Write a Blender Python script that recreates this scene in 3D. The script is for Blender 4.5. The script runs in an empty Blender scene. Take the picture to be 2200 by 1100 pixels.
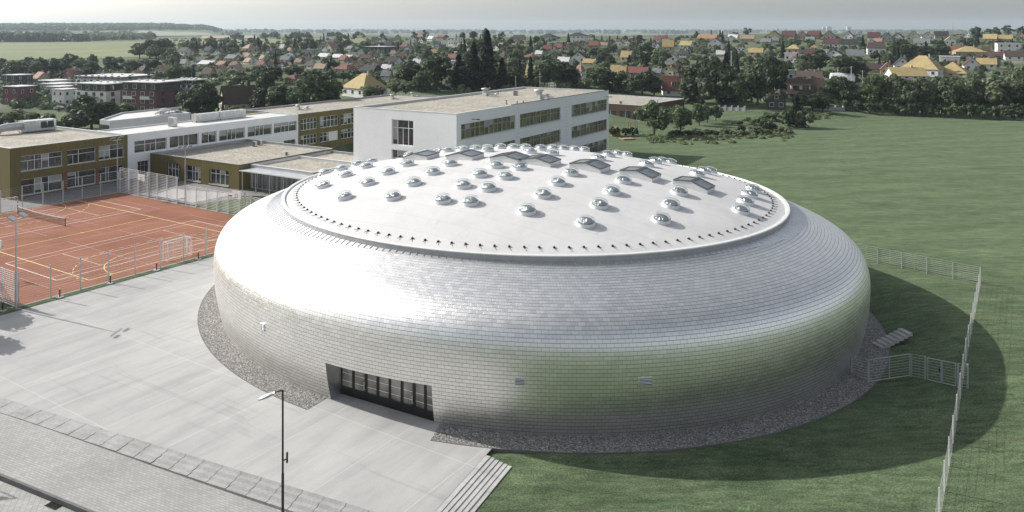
import bpy, bmesh, math, random
import numpy as np
from mathutils import Vector, Matrix
R = math.radians
random.seed(7)
rng = np.random.default_rng(11)
F, CAMH, CX, CY = 1680.0, 26.0, 1100.0, 68.0          # focal length and horizon measured on the photograph
scene = bpy.context.scene
col = scene.collection

# ------------------------------------------------------------------ materials
def node_mat(name):
    m = bpy.data.materials.new(name); m.use_nodes = True
    nt = m.node_tree; b = nt.nodes['Principled BSDF']
    return m, nt, b
def N(nt, t, **kw):
    n = nt.nodes.new(t)
    for k, v in kw.items():
        if k in n.inputs: n.inputs[k].default_value = v
        else: setattr(n, k, v)
    return n
def ramp(nt, fac, stops):
    r = nt.nodes.new('ShaderNodeValToRGB'); e = r.color_ramp.elements
    while len(e) < len(stops): e.new(.5)
    for el, (p, c) in zip(e, stops):
        el.position = p; el.color = (*c, 1)
    nt.links.new(fac, r.inputs[0]); return r
def mixc(nt, fac, a, b, mode='MIX'):
    m = nt.nodes.new('ShaderNodeMix'); m.data_type = 'RGBA'; m.blend_type = mode
    for i, v in ((0, fac), (6, a), (7, b)):
        if hasattr(v, 'links'): nt.links.new(v, m.inputs[i])
        elif i == 0: m.inputs[0].default_value = v
        else: m.inputs[i].default_value = (*v, 1)
    return m.outputs[2]
def sc(c, k): return tuple(min(1, x * k) for x in c)
def pm(name, c, rough=.8, var=.12, scale=2., bump=0., metal=0., spec=.4, fine=0., fscale=30., coord='Object', stretch=None, bscale=None):
    """plain weathered surface: colour varied by two noises"""
    m, nt, b = node_mat(name)
    tc = N(nt, 'ShaderNodeTexCoord'); v = tc.outputs[coord]
    if stretch:
        mp = N(nt, 'ShaderNodeMapping'); mp.inputs['Scale'].default_value = stretch
        nt.links.new(v, mp.inputs[0]); v = mp.outputs[0]
    n1 = N(nt, 'ShaderNodeTexNoise', Scale=scale, Detail=5., Roughness=.6); nt.links.new(v, n1.inputs['Vector'])
    r1 = ramp(nt, n1.outputs[0], [(.3, sc(c, 1 - var)), (.7, sc(c, 1 + var))])
    out = r1.outputs[0]
    if fine:
        n2 = N(nt, 'ShaderNodeTexNoise', Scale=fscale, Detail=3.); nt.links.new(v, n2.inputs['Vector'])
        r2 = ramp(nt, n2.outputs[0], [(.35, (1 - fine,) * 3), (.65, (1 + 0 * fine,) * 3)])
        out = mixc(nt, 1., out, r2.outputs[0], 'MULTIPLY')
    nt.links.new(out, b.inputs['Base Color'])
    b.inputs['Roughness'].default_value = rough; b.inputs['Metallic'].default_value = metal
    b.inputs['Specular IOR Level'].default_value = spec
    if bump:
        n3 = N(nt, 'ShaderNodeTexNoise', Scale=bscale or fscale, Detail=4.); nt.links.new(v, n3.inputs['Vector'])
        bp = N(nt, 'ShaderNodeBump', Strength=bump, Distance=.05); nt.links.new(n3.outputs[0], bp.inputs['Height'])
        nt.links.new(bp.outputs[0], b.inputs['Normal'])
    return m
def hexc(r, g, b):
    f = lambda v: ((v / 255 + .055) / 1.055) ** 2.4 if v > 10 else v / 255 / 12.92
    return (f(r), f(g), f(b))

M = {}
M['white_wall'] = pm('white_wall', (.82, .83, .85), .85, .03, .6, fine=.05, fscale=3)
M['grey_wall'] = pm('grey_wall', (.42, .43, .45), .85, .05, .6)
def ochre():
    m, nt, b = node_mat('ochre_cladding')
    tc = N(nt, 'ShaderNodeTexCoord'); mp = N(nt, 'ShaderNodeMapping'); mp.inputs['Scale'].default_value = (1, 1, .06)
    nt.links.new(tc.outputs['Object'], mp.inputs[0])
    n = N(nt, 'ShaderNodeTexNoise', Scale=1.6, Detail=6., Roughness=.7); nt.links.new(mp.outputs[0], n.inputs['Vector'])
    r = ramp(nt, n.outputs[0], [(.3, (.105, .082, .018)), (.7, (.165, .128, .03))])
    w = N(nt, 'ShaderNodeTexWave', Scale=.9, Distortion=0.); w.wave_type = 'BANDS'; w.bands_direction = 'DIAGONAL'
    nt.links.new(mp.outputs[0], w.inputs['Vector'])
    r2 = ramp(nt, w.outputs[0], [(0, (.75,) * 3), (.08, (1,) * 3)])
    nt.links.new(mixc(nt, 1., r.outputs[0], r2.outputs[0], 'MULTIPLY'), b.inputs['Base Color'])
    b.inputs['Roughness'].default_value = .6; return m
M['ochre'] = ochre()
M['gravel_roof'] = pm('gravel_roof', (.42, .395, .33), .95, .2, .3, fine=.5, fscale=2.6, bump=.8)
M['membrane'] = pm('pale_membrane', (.58, .58, .56), .7, .1, .5, fine=.06, fscale=4)
M['coping'] = pm('coping_metal', (.60, .61, .61), .5, .06, 1.)
M['lantern_frame'] = pm('lantern_frame', (.11, .115, .12), .45, .08, 2.)
M['coping_grey'] = pm('coping_grey', (.34, .345, .36), .55, .12, 1.)
M['frame_white'] = pm('frame_white', (.74, .75, .76), .5, .04, 3.)
M['frame_grey'] = pm('frame_grey', (.33, .33, .34), .5, .04, 3.)
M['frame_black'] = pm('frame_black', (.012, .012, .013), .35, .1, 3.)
M['brown_clad'] = pm('brown_cladding', (.075, .04, .028), .7, .25, 1.5, stretch=(1, 1, .1))
M['brick_red'] = pm('brick_red', (.19, .075, .045), .85, .15, 3.)
M['steel'] = pm('galvanised_steel', (.46, .47, .48), .45, .1, 4., metal=.5)
M['steel_white'] = pm('white_steel', (.66, .66, .66), .45, .05, 4.)
M['steel_dark'] = pm('dark_steel', (.022, .024, .026), .45, .15, 4.)
M['hvac'] = pm('hvac_metal', (.5, .51, .51), .45, .18, 1.2, metal=.4)
M['black'] = pm('black_plastic', (.012, .012, .012), .5, .1, 4.)
M['wood'] = pm('play_wood', (.24, .14, .07), .8, .2, 3.)
M['step_stone'] = pm('step_stone', (.335, .335, .33), .9, .16, .8, fine=.14, fscale=6)
M['blind'] = pm('grey_blind', (.36, .36, .35), .8, .08, 1.)
M['kerb_dark'] = pm('shade_tone_kerb', (.13, .13, .13), .9, .15, 2.)  # shade on the kerb drop put into an evenly dark colour
M['board_white'] = pm('board_white', (.72, .73, .74), .5, .04, 2.)
M['red_white'] = pm('red_paint', (.36, .07, .06), .5, .1, 2.)
M['concrete_step'] = pm('concrete_step', (.43, .43, .42), .9, .16, .9, fine=.12, fscale=8, bump=.1)
def glass(name, c, rough=.06):
    m, nt, b = node_mat(name)
    tc = N(nt, 'ShaderNodeTexCoord'); n = N(nt, 'ShaderNodeTexNoise', Scale=.55, Detail=2.); nt.links.new(tc.outputs['Object'], n.inputs['Vector'])
    r = ramp(nt, n.outputs[0], [(.35, sc(c, .35)), (.65, sc(c, 1.6))]); nt.links.new(r.outputs[0], b.inputs['Base Color'])
    b.inputs['Roughness'].default_value = rough; b.inputs['Specular IOR Level'].default_value = .7; b.inputs['IOR'].default_value = 1.7
    n2 = N(nt, 'ShaderNodeTexNoise', Scale=.7, Detail=1.); nt.links.new(tc.outputs['Object'], n2.inputs['Vector'])
    bp = N(nt, 'ShaderNodeBump', Strength=.04, Distance=.2); nt.links.new(n2.outputs[0], bp.inputs['Height']); nt.links.new(bp.outputs[0], b.inputs['Normal'])
    return m
M['glass'] = glass('window_glass', (.035, .038, .04))
M['glass_ochre'] = glass('ochre_reflect_glass', (.10, .085, .04), .12)  # ochre reflection of the field put into the glass colour
M['glass_door'] = glass('door_glass', (.19, .18, .16))
M['glass_sky'] = glass('skylight_glass', (.075, .10, .105), .1)
def clear():
    m, nt, b = node_mat('clear_acrylic')
    out = nt.nodes['Material Output']; nt.nodes.remove(b)
    t = N(nt, 'ShaderNodeBsdfTransparent'); t.inputs[0].default_value = (.93, .95, .95, 1)
    g = N(nt, 'ShaderNodeBsdfGlossy', Roughness=.04); g.inputs[0].default_value = (.9, .92, .93, 1)
    lw = N(nt, 'ShaderNodeLayerWeight', Blend=.12)
    mx = N(nt, 'ShaderNodeMixShader'); nt.links.new(lw.outputs['Fresnel'], mx.inputs[0]); nt.links.new(t.outputs[0], mx.inputs[1]); nt.links.new(g.outputs[0], mx.inputs[2])
    nt.links.new(mx.outputs[0], out.inputs[0]); return m
M['clear'] = clear()
def mirror_tube():
    m, nt, b = node_mat('mirror_foil')
    tc = N(nt, 'ShaderNodeTexCoord'); mp = N(nt, 'ShaderNodeMapping'); mp.inputs['Scale'].default_value = (4, 4, .3)
    nt.links.new(tc.outputs['Object'], mp.inputs[0])
    n = N(nt, 'ShaderNodeTexNoise', Scale=1.3, Detail=2.); nt.links.new(mp.outputs[0], n.inputs['Vector'])
    bp = N(nt, 'ShaderNodeBump', Strength=.9, Distance=.3); nt.links.new(n.outputs[0], bp.inputs['Height']); nt.links.new(bp.outputs[0], b.inputs['Normal'])
    b.inputs['Base Color'].default_value = (.46, .48, .49, 1); b.inputs['Metallic'].default_value = 1; b.inputs['Roughness'].default_value = .16
    return m
M['mirror'] = mirror_tube()

def tiles():
    """aluminium shingles in running bond, laid out in metres through the UV map of the shell"""
    m, nt, b = node_mat('aluminium_shingles')
    uv = N(nt, 'ShaderNodeUVMap'); uv.uv_map = 'UVMap'
    br = N(nt, 'ShaderNodeTexBrick', Scale=1., offset=.5)
    br.inputs['Color1'].default_value = (0, 0, 0, 1); br.inputs['Color2'].default_value = (1, 1, 1, 1); br.inputs['Mortar'].default_value = (.5, .5, .5, 1)
    br.inputs['Mortar Size'].default_value = .008; br.inputs['Mortar Smooth'].default_value = .2; br.inputs['Brick Width'].default_value = .46; br.inputs['Row Height'].default_value = .262
    nt.links.new(uv.outputs[0], br.inputs['Vector'])
    base = ramp(nt, br.outputs['Color'], [(0, (.815, .81, .785)), (1, (.90, .895, .87))])
    gap = mixc(nt, br.outputs['Fac'], base.outputs[0], (.27, .28, .28))
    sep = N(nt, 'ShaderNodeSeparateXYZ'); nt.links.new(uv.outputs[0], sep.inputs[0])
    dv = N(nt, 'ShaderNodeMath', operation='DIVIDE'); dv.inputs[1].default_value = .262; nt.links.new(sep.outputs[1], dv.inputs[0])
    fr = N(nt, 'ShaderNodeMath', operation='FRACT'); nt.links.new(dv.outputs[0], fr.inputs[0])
    lap = ramp(nt, fr.outputs[0], [(0, (.30,) * 3), (.08, (.46,) * 3), (.115, (1,) * 3)])  # dimmer reflection at each lap step put into the colour as a dark line
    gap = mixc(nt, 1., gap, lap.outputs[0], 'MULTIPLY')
    nt.links.new(gap, b.inputs['Base Color'])
    b.inputs['Metallic'].default_value = 1.
    n = N(nt, 'ShaderNodeTexNoise', Scale=.35, Detail=3.); nt.links.new(uv.outputs[0], n.inputs['Vector'])
    rr = N(nt, 'ShaderNodeMapRange'); rr.inputs[3].default_value = .37; rr.inputs[4].default_value = .43
    nt.links.new(br.outputs['Color'], rr.inputs[0]); nt.links.new(rr.outputs[0], b.inputs['Roughness'])
    # each course laps over the one below: a saw-tooth in v, plus a slight buckle per tile
    n2 = N(nt, 'ShaderNodeTexNoise', Scale=3.2, Detail=2.); nt.links.new(uv.outputs[0], n2.inputs['Vector'])
    a1 = N(nt, 'ShaderNodeMath', operation='MULTIPLY_ADD'); a1.inputs[1].default_value = -.5; nt.links.new(fr.outputs[0], a1.inputs[0])
    a0 = N(nt, 'ShaderNodeMath', operation='MULTIPLY'); a0.inputs[1].default_value = .10; nt.links.new(n2.outputs[0], a0.inputs[0])
    nt.links.new(a0.outputs[0], a1.inputs[2])
    a2 = N(nt, 'ShaderNodeMath', operation='MULTIPLY_ADD'); a2.inputs[1].default_value = -.6; nt.links.new(br.outputs['Fac'], a2.inputs[0]); nt.links.new(a1.outputs[0], a2.inputs[2])
    # one side edge of every shingle stands proud as well (saw-tooth in u, shifted by half a tile on odd courses)
    fl = N(nt, 'ShaderNodeMath', operation='FLOOR'); nt.links.new(dv.outputs[0], fl.inputs[0])
    md = N(nt, 'ShaderNodeMath', operation='MODULO'); md.inputs[1].default_value = 2.; nt.links.new(fl.outputs[0], md.inputs[0])
    du = N(nt, 'ShaderNodeMath', operation='DIVIDE'); du.inputs[1].default_value = .46; nt.links.new(sep.outputs[0], du.inputs[0])
    su = N(nt, 'ShaderNodeMath', operation='MULTIPLY_ADD'); su.inputs[1].default_value = .5; nt.links.new(md.outputs[0], su.inputs[0]); nt.links.new(du.outputs[0], su.inputs[2])
    fu = N(nt, 'ShaderNodeMath', operation='FRACT'); nt.links.new(su.outputs[0], fu.inputs[0])
    a3 = N(nt, 'ShaderNodeMath', operation='MULTIPLY_ADD'); a3.inputs[1].default_value = .45; nt.links.new(fu.outputs[0], a3.inputs[0]); nt.links.new(a2.outputs[0], a3.inputs[2]); a2 = a3
    bp = N(nt, 'ShaderNodeBump', Strength=.35, Distance=.03); nt.links.new(a2.outputs[0], bp.inputs['Height']); nt.links.new(bp.outputs[0], b.inputs['Normal'])
    return m
M['tiles'] = tiles()
M['alu'] = pm('aluminium_sheet', (.80, .81, .82), .4, .06, 1., metal=1.)
M['alu_pale'] = pm('pale_alu_trim', (.66, .67, .66), .55, .06, 1., metal=.2)
def roof_white():
    m, nt, b = node_mat('white_roof_membrane')
    tc = N(nt, 'ShaderNodeTexCoord')
    n1 = N(nt, 'ShaderNodeTexNoise', Scale=.18, Detail=6., Roughness=.65, Distortion=.6); nt.links.new(tc.outputs['Object'], n1.inputs['Vector'])
    r1 = ramp(nt, n1.outputs[0], [(.25, (.49, .49, .48)), (.45, (.56, .56, .555)), (.65, (.60, .60, .597))])
    mp = N(nt, 'ShaderNodeMapping'); mp.inputs['Rotation'].default_value = (0, 0, R(33)); nt.links.new(tc.outputs['Object'], mp.inputs[0])
    br = N(nt, 'ShaderNodeTexBrick', Scale=1.); br.inputs['Brick Width'].default_value = 18.; br.inputs['Row Height'].default_value = 2.05; br.inputs['Mortar Size'].default_value = .03; br.inputs['Mortar Smooth'].default_value = .8
    br.inputs['Color1'].default_value = (1, 1, 1, 1); br.inputs['Color2'].default_value = (.97, .97, .97, 1); br.inputs['Mortar'].default_value = (.78, .78, .78, 1)
    nt.links.new(mp.outputs[0], br.inputs['Vector'])
    nt.links.new(mixc(nt, 1., r1.outputs[0], br.outputs['Color'], 'MULTIPLY'), b.inputs['Base Color'])
    n2 = N(nt, 'ShaderNodeTexNoise', Scale=.55, Detail=3., Distortion=1.5); nt.links.new(tc.outputs['Object'], n2.inputs['Vector'])
    bp = N(nt, 'ShaderNodeBump', Strength=.16, Distance=.2); nt.links.new(n2.outputs[0], bp.inputs['Height']); nt.links.new(bp.outputs[0], b.inputs['Normal'])
    b.inputs['Roughness'].default_value = .6; b.inputs['Specular IOR Level'].default_value = .25
    return m
M['roof_white'] = roof_white()

# ------------------------------------------------------------------ mesh builder
class MB:
    def __init__(s): s.v = []; s.f = []; s.mi = []
    def add(s, vs, fs, mi=0):
        o = len(s.v); s.v += [tuple(map(float, p)) for p in vs]
        for f in fs: s.f.append([o + i for i in f]); s.mi.append(mi)
        return s
    def quad(s, a, b, c, d, mi=0): return s.add([a, b, c, d], [(0, 1, 2, 3)], mi)
    def poly(s, ps, mi=0): return s.add(ps, [tuple(range(len(ps)))], mi)
    def box(s, x0, x1, y0, y1, z0, z1, mi=0):
        v = [(x, y, z) for z in (z0, z1) for y in (y0, y1) for x in (x0, x1)]
        return s.add(v, [(0, 2, 3, 1), (4, 5, 7, 6), (0, 1, 5, 4), (2, 6, 7, 3), (0, 4, 6, 2), (1, 3, 7, 5)], mi)
    def obox(s, c, ax, ay, az, hx, hy, hz, mi=0):
        c, ax, ay, az = map(Vector, (c, ax, ay, az))
        v = [c + ax * (hx * i) + ay * (hy * j) + az * (hz * k) for k in (-1, 1) for j in (-1, 1) for i in (-1, 1)]
        return s.add(v, [(0, 2, 3, 1), (4, 5, 7, 6), (0, 1, 5, 4), (2, 6, 7, 3), (0, 4, 6, 2), (1, 3, 7, 5)], mi)
    def bar(s, p, q, w, mi=0, w2=None):
        p, q = Vector(p), Vector(q); d = (q - p); L = d.length
        if L < 1e-6: return s
        d /= L; u = Vector((0, 0, 1)) if abs(d.z) < .9 else Vector((1, 0, 0))
        a = d.cross(u).normalized(); b = a.cross(d)
        return s.obox((p + q) / 2, d, a, b, L / 2, w / 2, (w2 or w) / 2, mi)
    def tube(s, pts, rad, n=8, mi=0, cap=True):
        rad = rad if isinstance(rad, (list, tuple)) else [rad] * len(pts)
        pts = [Vector(p) for p in pts]; o = len(s.v)
        for i, p in enumerate(pts):
            d = (pts[min(i + 1, len(pts) - 1)] - pts[max(i - 1, 0)]).normalized()
            u = Vector((0, 0, 1)) if abs(d.z) < .9 else Vector((1, 0, 0))
            a = d.cross(u).normalized(); b = a.cross(d)
            for k in range(n):
                t = 2 * math.pi * k / n; s.v.append(tuple(p + (a * math.cos(t) + b * math.sin(t)) * rad[i]))
        for i in range(len(pts) - 1):
            for k in range(n):
                s.f.append([o + i * n + k, o + i * n + (k + 1) % n, o + (i + 1) * n + (k + 1) % n, o + (i + 1) * n + k]); s.mi.append(mi)
        if cap:
            s.f.append([o + k for k in range(n)][::-1]); s.f.append([o + (len(pts) - 1) * n + k for k in range(n)]); s.mi += [mi, mi]
        return s
    def prism(s, poly, z0, z1, mi=0):
        n = len(poly); v = [(x, y, z0) for x, y in poly] + [(x, y, z1) for x, y in poly]
        return s.add(v, [tuple(range(n))[::-1], tuple(range(n, 2 * n))] + [(i, (i + 1) % n, n + (i + 1) % n, n + i) for i in range(n)], mi)
    def lathe(s, prof, n=24, mi=0, c=(0, 0, 0)):
        o = len(s.v)
        for r, z in prof:
            for k in range(n):
                t = 2 * math.pi * k / n; s.v.append((c[0] + r * math.cos(t), c[1] + r * math.sin(t), c[2] + z))
        for i in range(len(prof) - 1):
            for k in range(n):
                s.f.append([o + i * n + k, o + i * n + (k + 1) % n, o + (i + 1) * n + (k + 1) % n, o + (i + 1) * n + k]); s.mi.append(mi)
        return s
    def build(s, name, mats, parent=None, smooth=False, loc=None):
        me = bpy.data.meshes.new(name); me.from_pydata(s.v, [], s.f)
        for m in (mats if isinstance(mats, (list, tuple)) else [mats]): me.materials.append(m)
        if len(me.materials) > 1: me.polygons.foreach_set('material_index', s.mi)
        if smooth: me.polygons.foreach_set('use_smooth', [True] * len(me.polygons))
        me.validate(); me.update()
        return link(name, me, parent, loc)
def link(name, me, parent=None, loc=None):
    o = bpy.data.objects.new(name, me); col.objects.link(o)
    if parent is not None: o.parent = parent
    if loc is not None: o.location = loc
    return o
def tag(o, label=None, cat=None, group=None, kind=None):
    if label: o['label'] = label
    if cat: o['category'] = cat
    if group: o['group'] = group
    if kind: o['kind'] = kind
    return o
def thing(name, label, cat, loc=(0, 0, 0), rz=0., group=None):
    o = bpy.data.objects.new(name, None); col.objects.link(o); o.location = loc; o.rotation_euler = (0, 0, rz); o.empty_display_size = .3
    return tag(o, label, cat, group)
KIDS = {}
def copy_tree(o, parent=None):
    c = o.copy(); col.objects.link(c)
    if parent is not None: c.parent = parent
    for ch in KIDS.get(o.name) or [x for x in bpy.data.objects if x.parent == o]:
        d = ch.copy(); col.objects.link(d); d.parent = c
    return c
def smooth01(t): t = max(0., min(1., t)); return t * t * (3 - 2 * t)
def ordinal(i):
    return ('first second third fourth fifth sixth seventh eighth ninth tenth eleventh twelfth thirteenth fourteenth fifteenth sixteenth seventeenth eighteenth nineteenth twentieth'.split() + ['twenty-%s' % w for w in 'first second third fourth fifth sixth seventh eighth ninth'.split()] + ['thirtieth'])[i]

# ------------------------------------------------------------------ hall geometry (fitted ellipses) and terrain
HA, HB, HK, HPH = 25.1, 23.05, 1.129, -.564
HC0, HC1 = (1.65, 79.75), (1.414, 78.739)
def hall_pt(th, d, z=0.):
    u = (HA + d * HK) * math.cos(th); v = (HB + d / HK) * math.sin(th); t = d / 6.
    xc = HC0[0] + (HC1[0] - HC0[0]) * t; yc = HC0[1] + (HC1[1] - HC0[1]) * t
    c, s_ = math.cos(HPH), math.sin(HPH)
    return Vector((xc + u * c - v * s_, yc + u * s_ + v * c, z))
def hall_off(x, y, d):
    """<0 inside the ellipse offset by d (rough metres)"""
    t = d / 6.; xc = HC0[0] + (HC1[0] - HC0[0]) * t; yc = HC0[1] + (HC1[1] - HC0[1]) * t
    c, s_ = math.cos(HPH), math.sin(HPH); X, Y = x - xc, y - yc
    u, v = X * c + Y * s_, -X * s_ + Y * c; a, b = HA + d * HK, HB + d / HK
    return (math.hypot(u / a, v / b) - 1) * math.sqrt(a * b)
GRAVEL_D = 6.95
TCOL = [-300, 100, 350, 425, 510, 600, 800, 1100, 1450, 1650, 1900, 2500]
TZ = [
 [(200, 0), (260, -2.5), (300, -4), (350, -1.5), (450, 2.2), (600, 3.9), (1200, 10.3), (1500, 8), (2000, 12), (3000, 40), (3600, 49), (6000, 20), (9000, 30)],
 [(200, 0), (260, -2.5), (300, -4), (350, -1.5), (450, 2.2), (600, 3.9), (1200, 10.3), (1500, 8), (2000, 12), (3000, 43), (3600, 54), (6000, 20), (9000, 30)],
 [(200, 0), (260, -2), (290, -1), (370, 5.0), (550, 8.6), (900, 11.0), (1300, 12.8), (1600, 12), (2200, 14), (3000, 44), (3500, 53), (6000, 20), (9000, 30)],
 [(195, 0), (240, 1.5), (290, 4), (370, 6.5), (550, 9.3), (900, 12.4), (1300, 14.2), (1600, 12), (2200, 12), (3000, 40), (3500, 46), (6000, 20), (9000, 30)],
 [(190, 0), (222, 2.2), (260, 5.3), (330, 8.2), (480, 10), (750, 12.6), (1100, 15.6), (1600, 12), (2300, 7), (3000, 17), (4200, 19), (6000, 21), (9000, 30)],
 [(190, 0), (215, 2.5), (240, 5), (300, 8.2), (420, 9.3), (600, 11), (900, 14.2), (1300, 16.7), (1700, 12), (2300, 5), (3000, 15), (4200, 17), (6000, 22), (9000, 30)],
 [(195, 0), (215, 4), (240, 6.4), (320, 8.3), (430, 8.9), (620, 10.8), (800, 14.6), (1000, 18.9), (1200, 20.5), (1600, 10), (3000, 5), (6000, 22), (9000, 31)],
 [(200, 0), (230, 5), (260, 6.5), (330, 8), (400, 10.5), (520, 14.5), (600, 17.8), (800, 20.6), (900, 20), (1200, 8), (3000, 5), (6000, 20), (9000, 31)],
 [(212, 0), (240, .8), (280, 3.5), (330, 6.9), (400, 10), (520, 14.5), (600, 17.0), (800, 21.5), (900, 22), (1200, 12), (3000, 5), (6000, 20), (9000, 31)],
 [(215, 0), (240, 2.2), (265, 3.8), (330, 7.2), (450, 11), (560, 15.3), (700, 20), (850, 23.2), (1000, 23.5), (1300, 12), (3000, 5), (6000, 20), (9000, 31)],
 [(240, 0), (258, 1), (300, 4.3), (330, 7.2), (450, 11), (560, 15.3), (700, 20.2), (850, 23.3), (1000, 23.7), (1300, 12), (3000, 5), (6000, 20), (9000, 33)],
 [(240, 0), (258, 1), (300, 4.3), (330, 7.2), (450, 11), (560, 15.3), (700, 20.2), (850, 23.3), (1000, 23.7), (1300, 14), (3000, 5), (6000, 22), (9000, 38)],
]
TZ = [(np.array([math.log(a) for a, _ in c]), np.array([b for _, b in c], float)) for c in TZ]
ORI = (-67.5, 137.3); SROT = -31.6
D1 = (math.sin(R(31.6)), math.cos(R(31.6))); D2 = (D1[1], -D1[0])
def sch(t, s, z=0.): return Vector((ORI[0] + s * D1[0] + t * D2[0], ORI[1] + s * D1[1] + t * D2[1], z))
def to_sch(x, y):
    dx, dy = x - ORI[0], y - ORI[1]; return dx * D2[0] + dy * D2[1], dx * D1[0] + dy * D1[1]
def T(x, y):
    z = 0.
    if y > 185:
        px = CX + F * x / y; ly = math.log(y)
        k = 0
        while k < len(TCOL) - 2 and px > TCOL[k + 1]: k += 1
        w = (px - TCOL[k]) / (TCOL[k + 1] - TCOL[k]); w = max(0., min(1., w)); w = w * w * (3 - 2 * w)
        a = np.interp(ly, *TZ[k]); b = np.interp(ly, *TZ[k + 1]); z = float(a + (b - a) * w)
    elif y > 20:
        # meadow right of the hall stands about a metre above the sunken gravel ring
        if x > 5:
            o = hall_off(x, y, GRAVEL_D)
            ang = math.degrees(math.atan2(y - 79, x - 1.6))
            if o > 0: z = .9 * smooth01((o - .15) / 5.) * smooth01((ang + 50) / 22.) * smooth01((75 - ang) / 25.)
        if x < -15 and 120 < y < 185:
            t, s = to_sch(x, y)
            z = -3.4 * smooth01((s - 26.5) / 2) * smooth01((60 - s) / 4) * smooth01((t - .5) / 1.) * smooth01((36.5 - t) / 1.)
    return z
def hit(px, py, y0=30., dz=0.):
    kx, kz = (px - CX) / F, (py - CY) / F
    y = y0; st = .25
    prev = y
    while y < 9000:
        if CAMH - kz * y <= T(kx * y, y) + dz:
            lo, hi = prev, y
            for _ in range(24):
                m = (lo + hi) / 2
                if CAMH - kz * m <= T(kx * m, m) + dz: hi = m
                else: lo = m
            return Vector((kx * hi, hi, T(kx * hi, hi)))
        prev = y; y += max(st, y * .004)
    return Vector((kx * 3000, 3000, 0))
def G(px, py, z=0.):
    y = F * (CAMH - z) / (py - CY); return Vector(((px - CX) * y / F, y, z))
def W2P(p): return CX + F * p[0] / p[1], CY + F * (CAMH - p[2]) / p[1]
# ------------------------------------------------------------------ plaza / court frames
CR = R(33.); C0 = (-46.7, 73.8)
C1v = (math.sin(CR), math.cos(CR)); CNv = (-math.cos(CR), math.sin(CR))
def crt(a, n, z=0.): return Vector((C0[0] + a * C1v[0] + n * CNv[0], C0[1] + a * C1v[1] + n * CNv[1], z))
def to_crt(x, y):
    dx, dy = x - C0[0], y - C0[1]; return dx * C1v[0] + dy * C1v[1], dx * CNv[0] + dy * CNv[1]
CA, CN_ = 34.8, 42.6
E0 = (-36.4, 55.6); E1v = (.909, -.4168); E2v = (.4168, .909)
def ef(a, b, z=0.): return Vector((E0[0] + a * E1v[0] + b * E2v[0], E0[1] + a * E1v[1] + b * E2v[1], z))
def to_ef(x, y):
    dx, dy = x - E0[0], y - E0[1]; return dx * E1v[0] + dy * E1v[1], dx * E2v[0] + dy * E2v[1]
PLR = 34.8                                                       # right edge of the plaza
def drop(e1): return .06 + .42 * smooth01((e1 - 2) / 26.)
_T0 = T
def T(x, y):
    z = _T0(x, y)
    if 15 < y < 135 and x < 45:
        a, n = to_crt(x, y); e1, e2 = to_ef(x, y)
        if hall_off(x, y, GRAVEL_D) < -.5: return -.35
        if .5 < a < CA - .5 and .5 < n < CN_ - .5: return -.35
        if n < -1.6 and e1 < PLR - .6: return -.35 if e2 > -.2 else -2.2
        if e1 >= PLR - .6:
            ang = math.degrees(math.atan2(y - 79, x - 1.6))
            o = hall_off(x, y, GRAVEL_D)
            z -= .24 * smooth01((-52 - ang) / 34.) * smooth01((o - .1) / 1.6 + .3)
    return z
# ------------------------------------------------------------------ sports hall
hall = thing('sports_hall', 'huge oval sports hall clad in silver metal shingles with a white domed roof', 'sports hall', (0, 0, 0))
def _cb(P, t):
    c = [(1 - t) ** 3, 3 * (1 - t) ** 2 * t, 3 * (1 - t) * t * t, t ** 3]; return sum(c[i] * P[i][0] for i in range(4)), sum(c[i] * P[i][1] for i in range(4))
DB = 5.1
def bez(t):
    """section of the bulging wall: tucked-in foot, widest at about half height, rounding over to the roof edge"""
    if t < .5: return _cb([(DB, 0.), (DB + .25, 1.), (5.76, 2.7), (5.76, 4.7)], t * 2)
    return _cb([(5.76, 4.7), (5.76, 7.85), (4.05, 7.85), (.15, 9.5)], t * 2 - 1)
# profile resampled by arc length; row heights match the shingle courses
_d = [bez(i / 400) for i in range(401)]
_s = [0.]
for i in range(400): _s.append(_s[-1] + math.dist(_d[i], _d[i + 1]))
def prof_at(s):
    s = max(0, min(_s[-1], s)); i = int(np.searchsorted(_s, s)); i = max(1, min(400, i)); w = (s - _s[i - 1]) / (_s[i] - _s[i - 1] + 1e-9)
    return tuple(_d[i - 1][k] + (_d[i][k] - _d[i - 1][k]) * w for k in (0, 1))
ARC = _s[-1]
# entrance: angles of its jambs
def th_of(p):
    best = min(range(7200), key=lambda k: (hall_pt(k * math.pi / 3600, DB).xy - Vector(p[:2])).length); return best * math.pi / 3600
eL, eR = th_of(G(711, 858)), th_of(G(931, 914))
if eR < eL: eR += 2 * math.pi
NE = 20; NT = 240
ths = [eL + (eR - eL) * i / NE for i in range(NE + 1)]
rest = NT - NE
ths += [eR + (2 * math.pi - (eR - eL)) * i / rest for i in range(1, rest)]
S_TOP = 2.85                                                    # arc length of the door opening
SEAM = ARC - 1.25                                               # standing-seam collar begins here
svals = [S_TOP * i / 6 for i in range(7)] + [S_TOP + (ARC - S_TOP) * i / 38 for i in range(1, 39)]
per = 0.; us = [0.]
for i in range(len(ths)):
    a, b = hall_pt(ths[i], 4), hall_pt(ths[(i + 1) % len(ths)], 4); per += (a - b).length; us.append(per)
ksc = round(per / .5) * .5 / per
mb = MB(); uvs = []
npf = len(svals); nt_ = len(ths)
for s in svals:
    d, z = prof_at(s)
    for th in ths: mb.v.append(tuple(hall_pt(th, d, z)))
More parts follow.
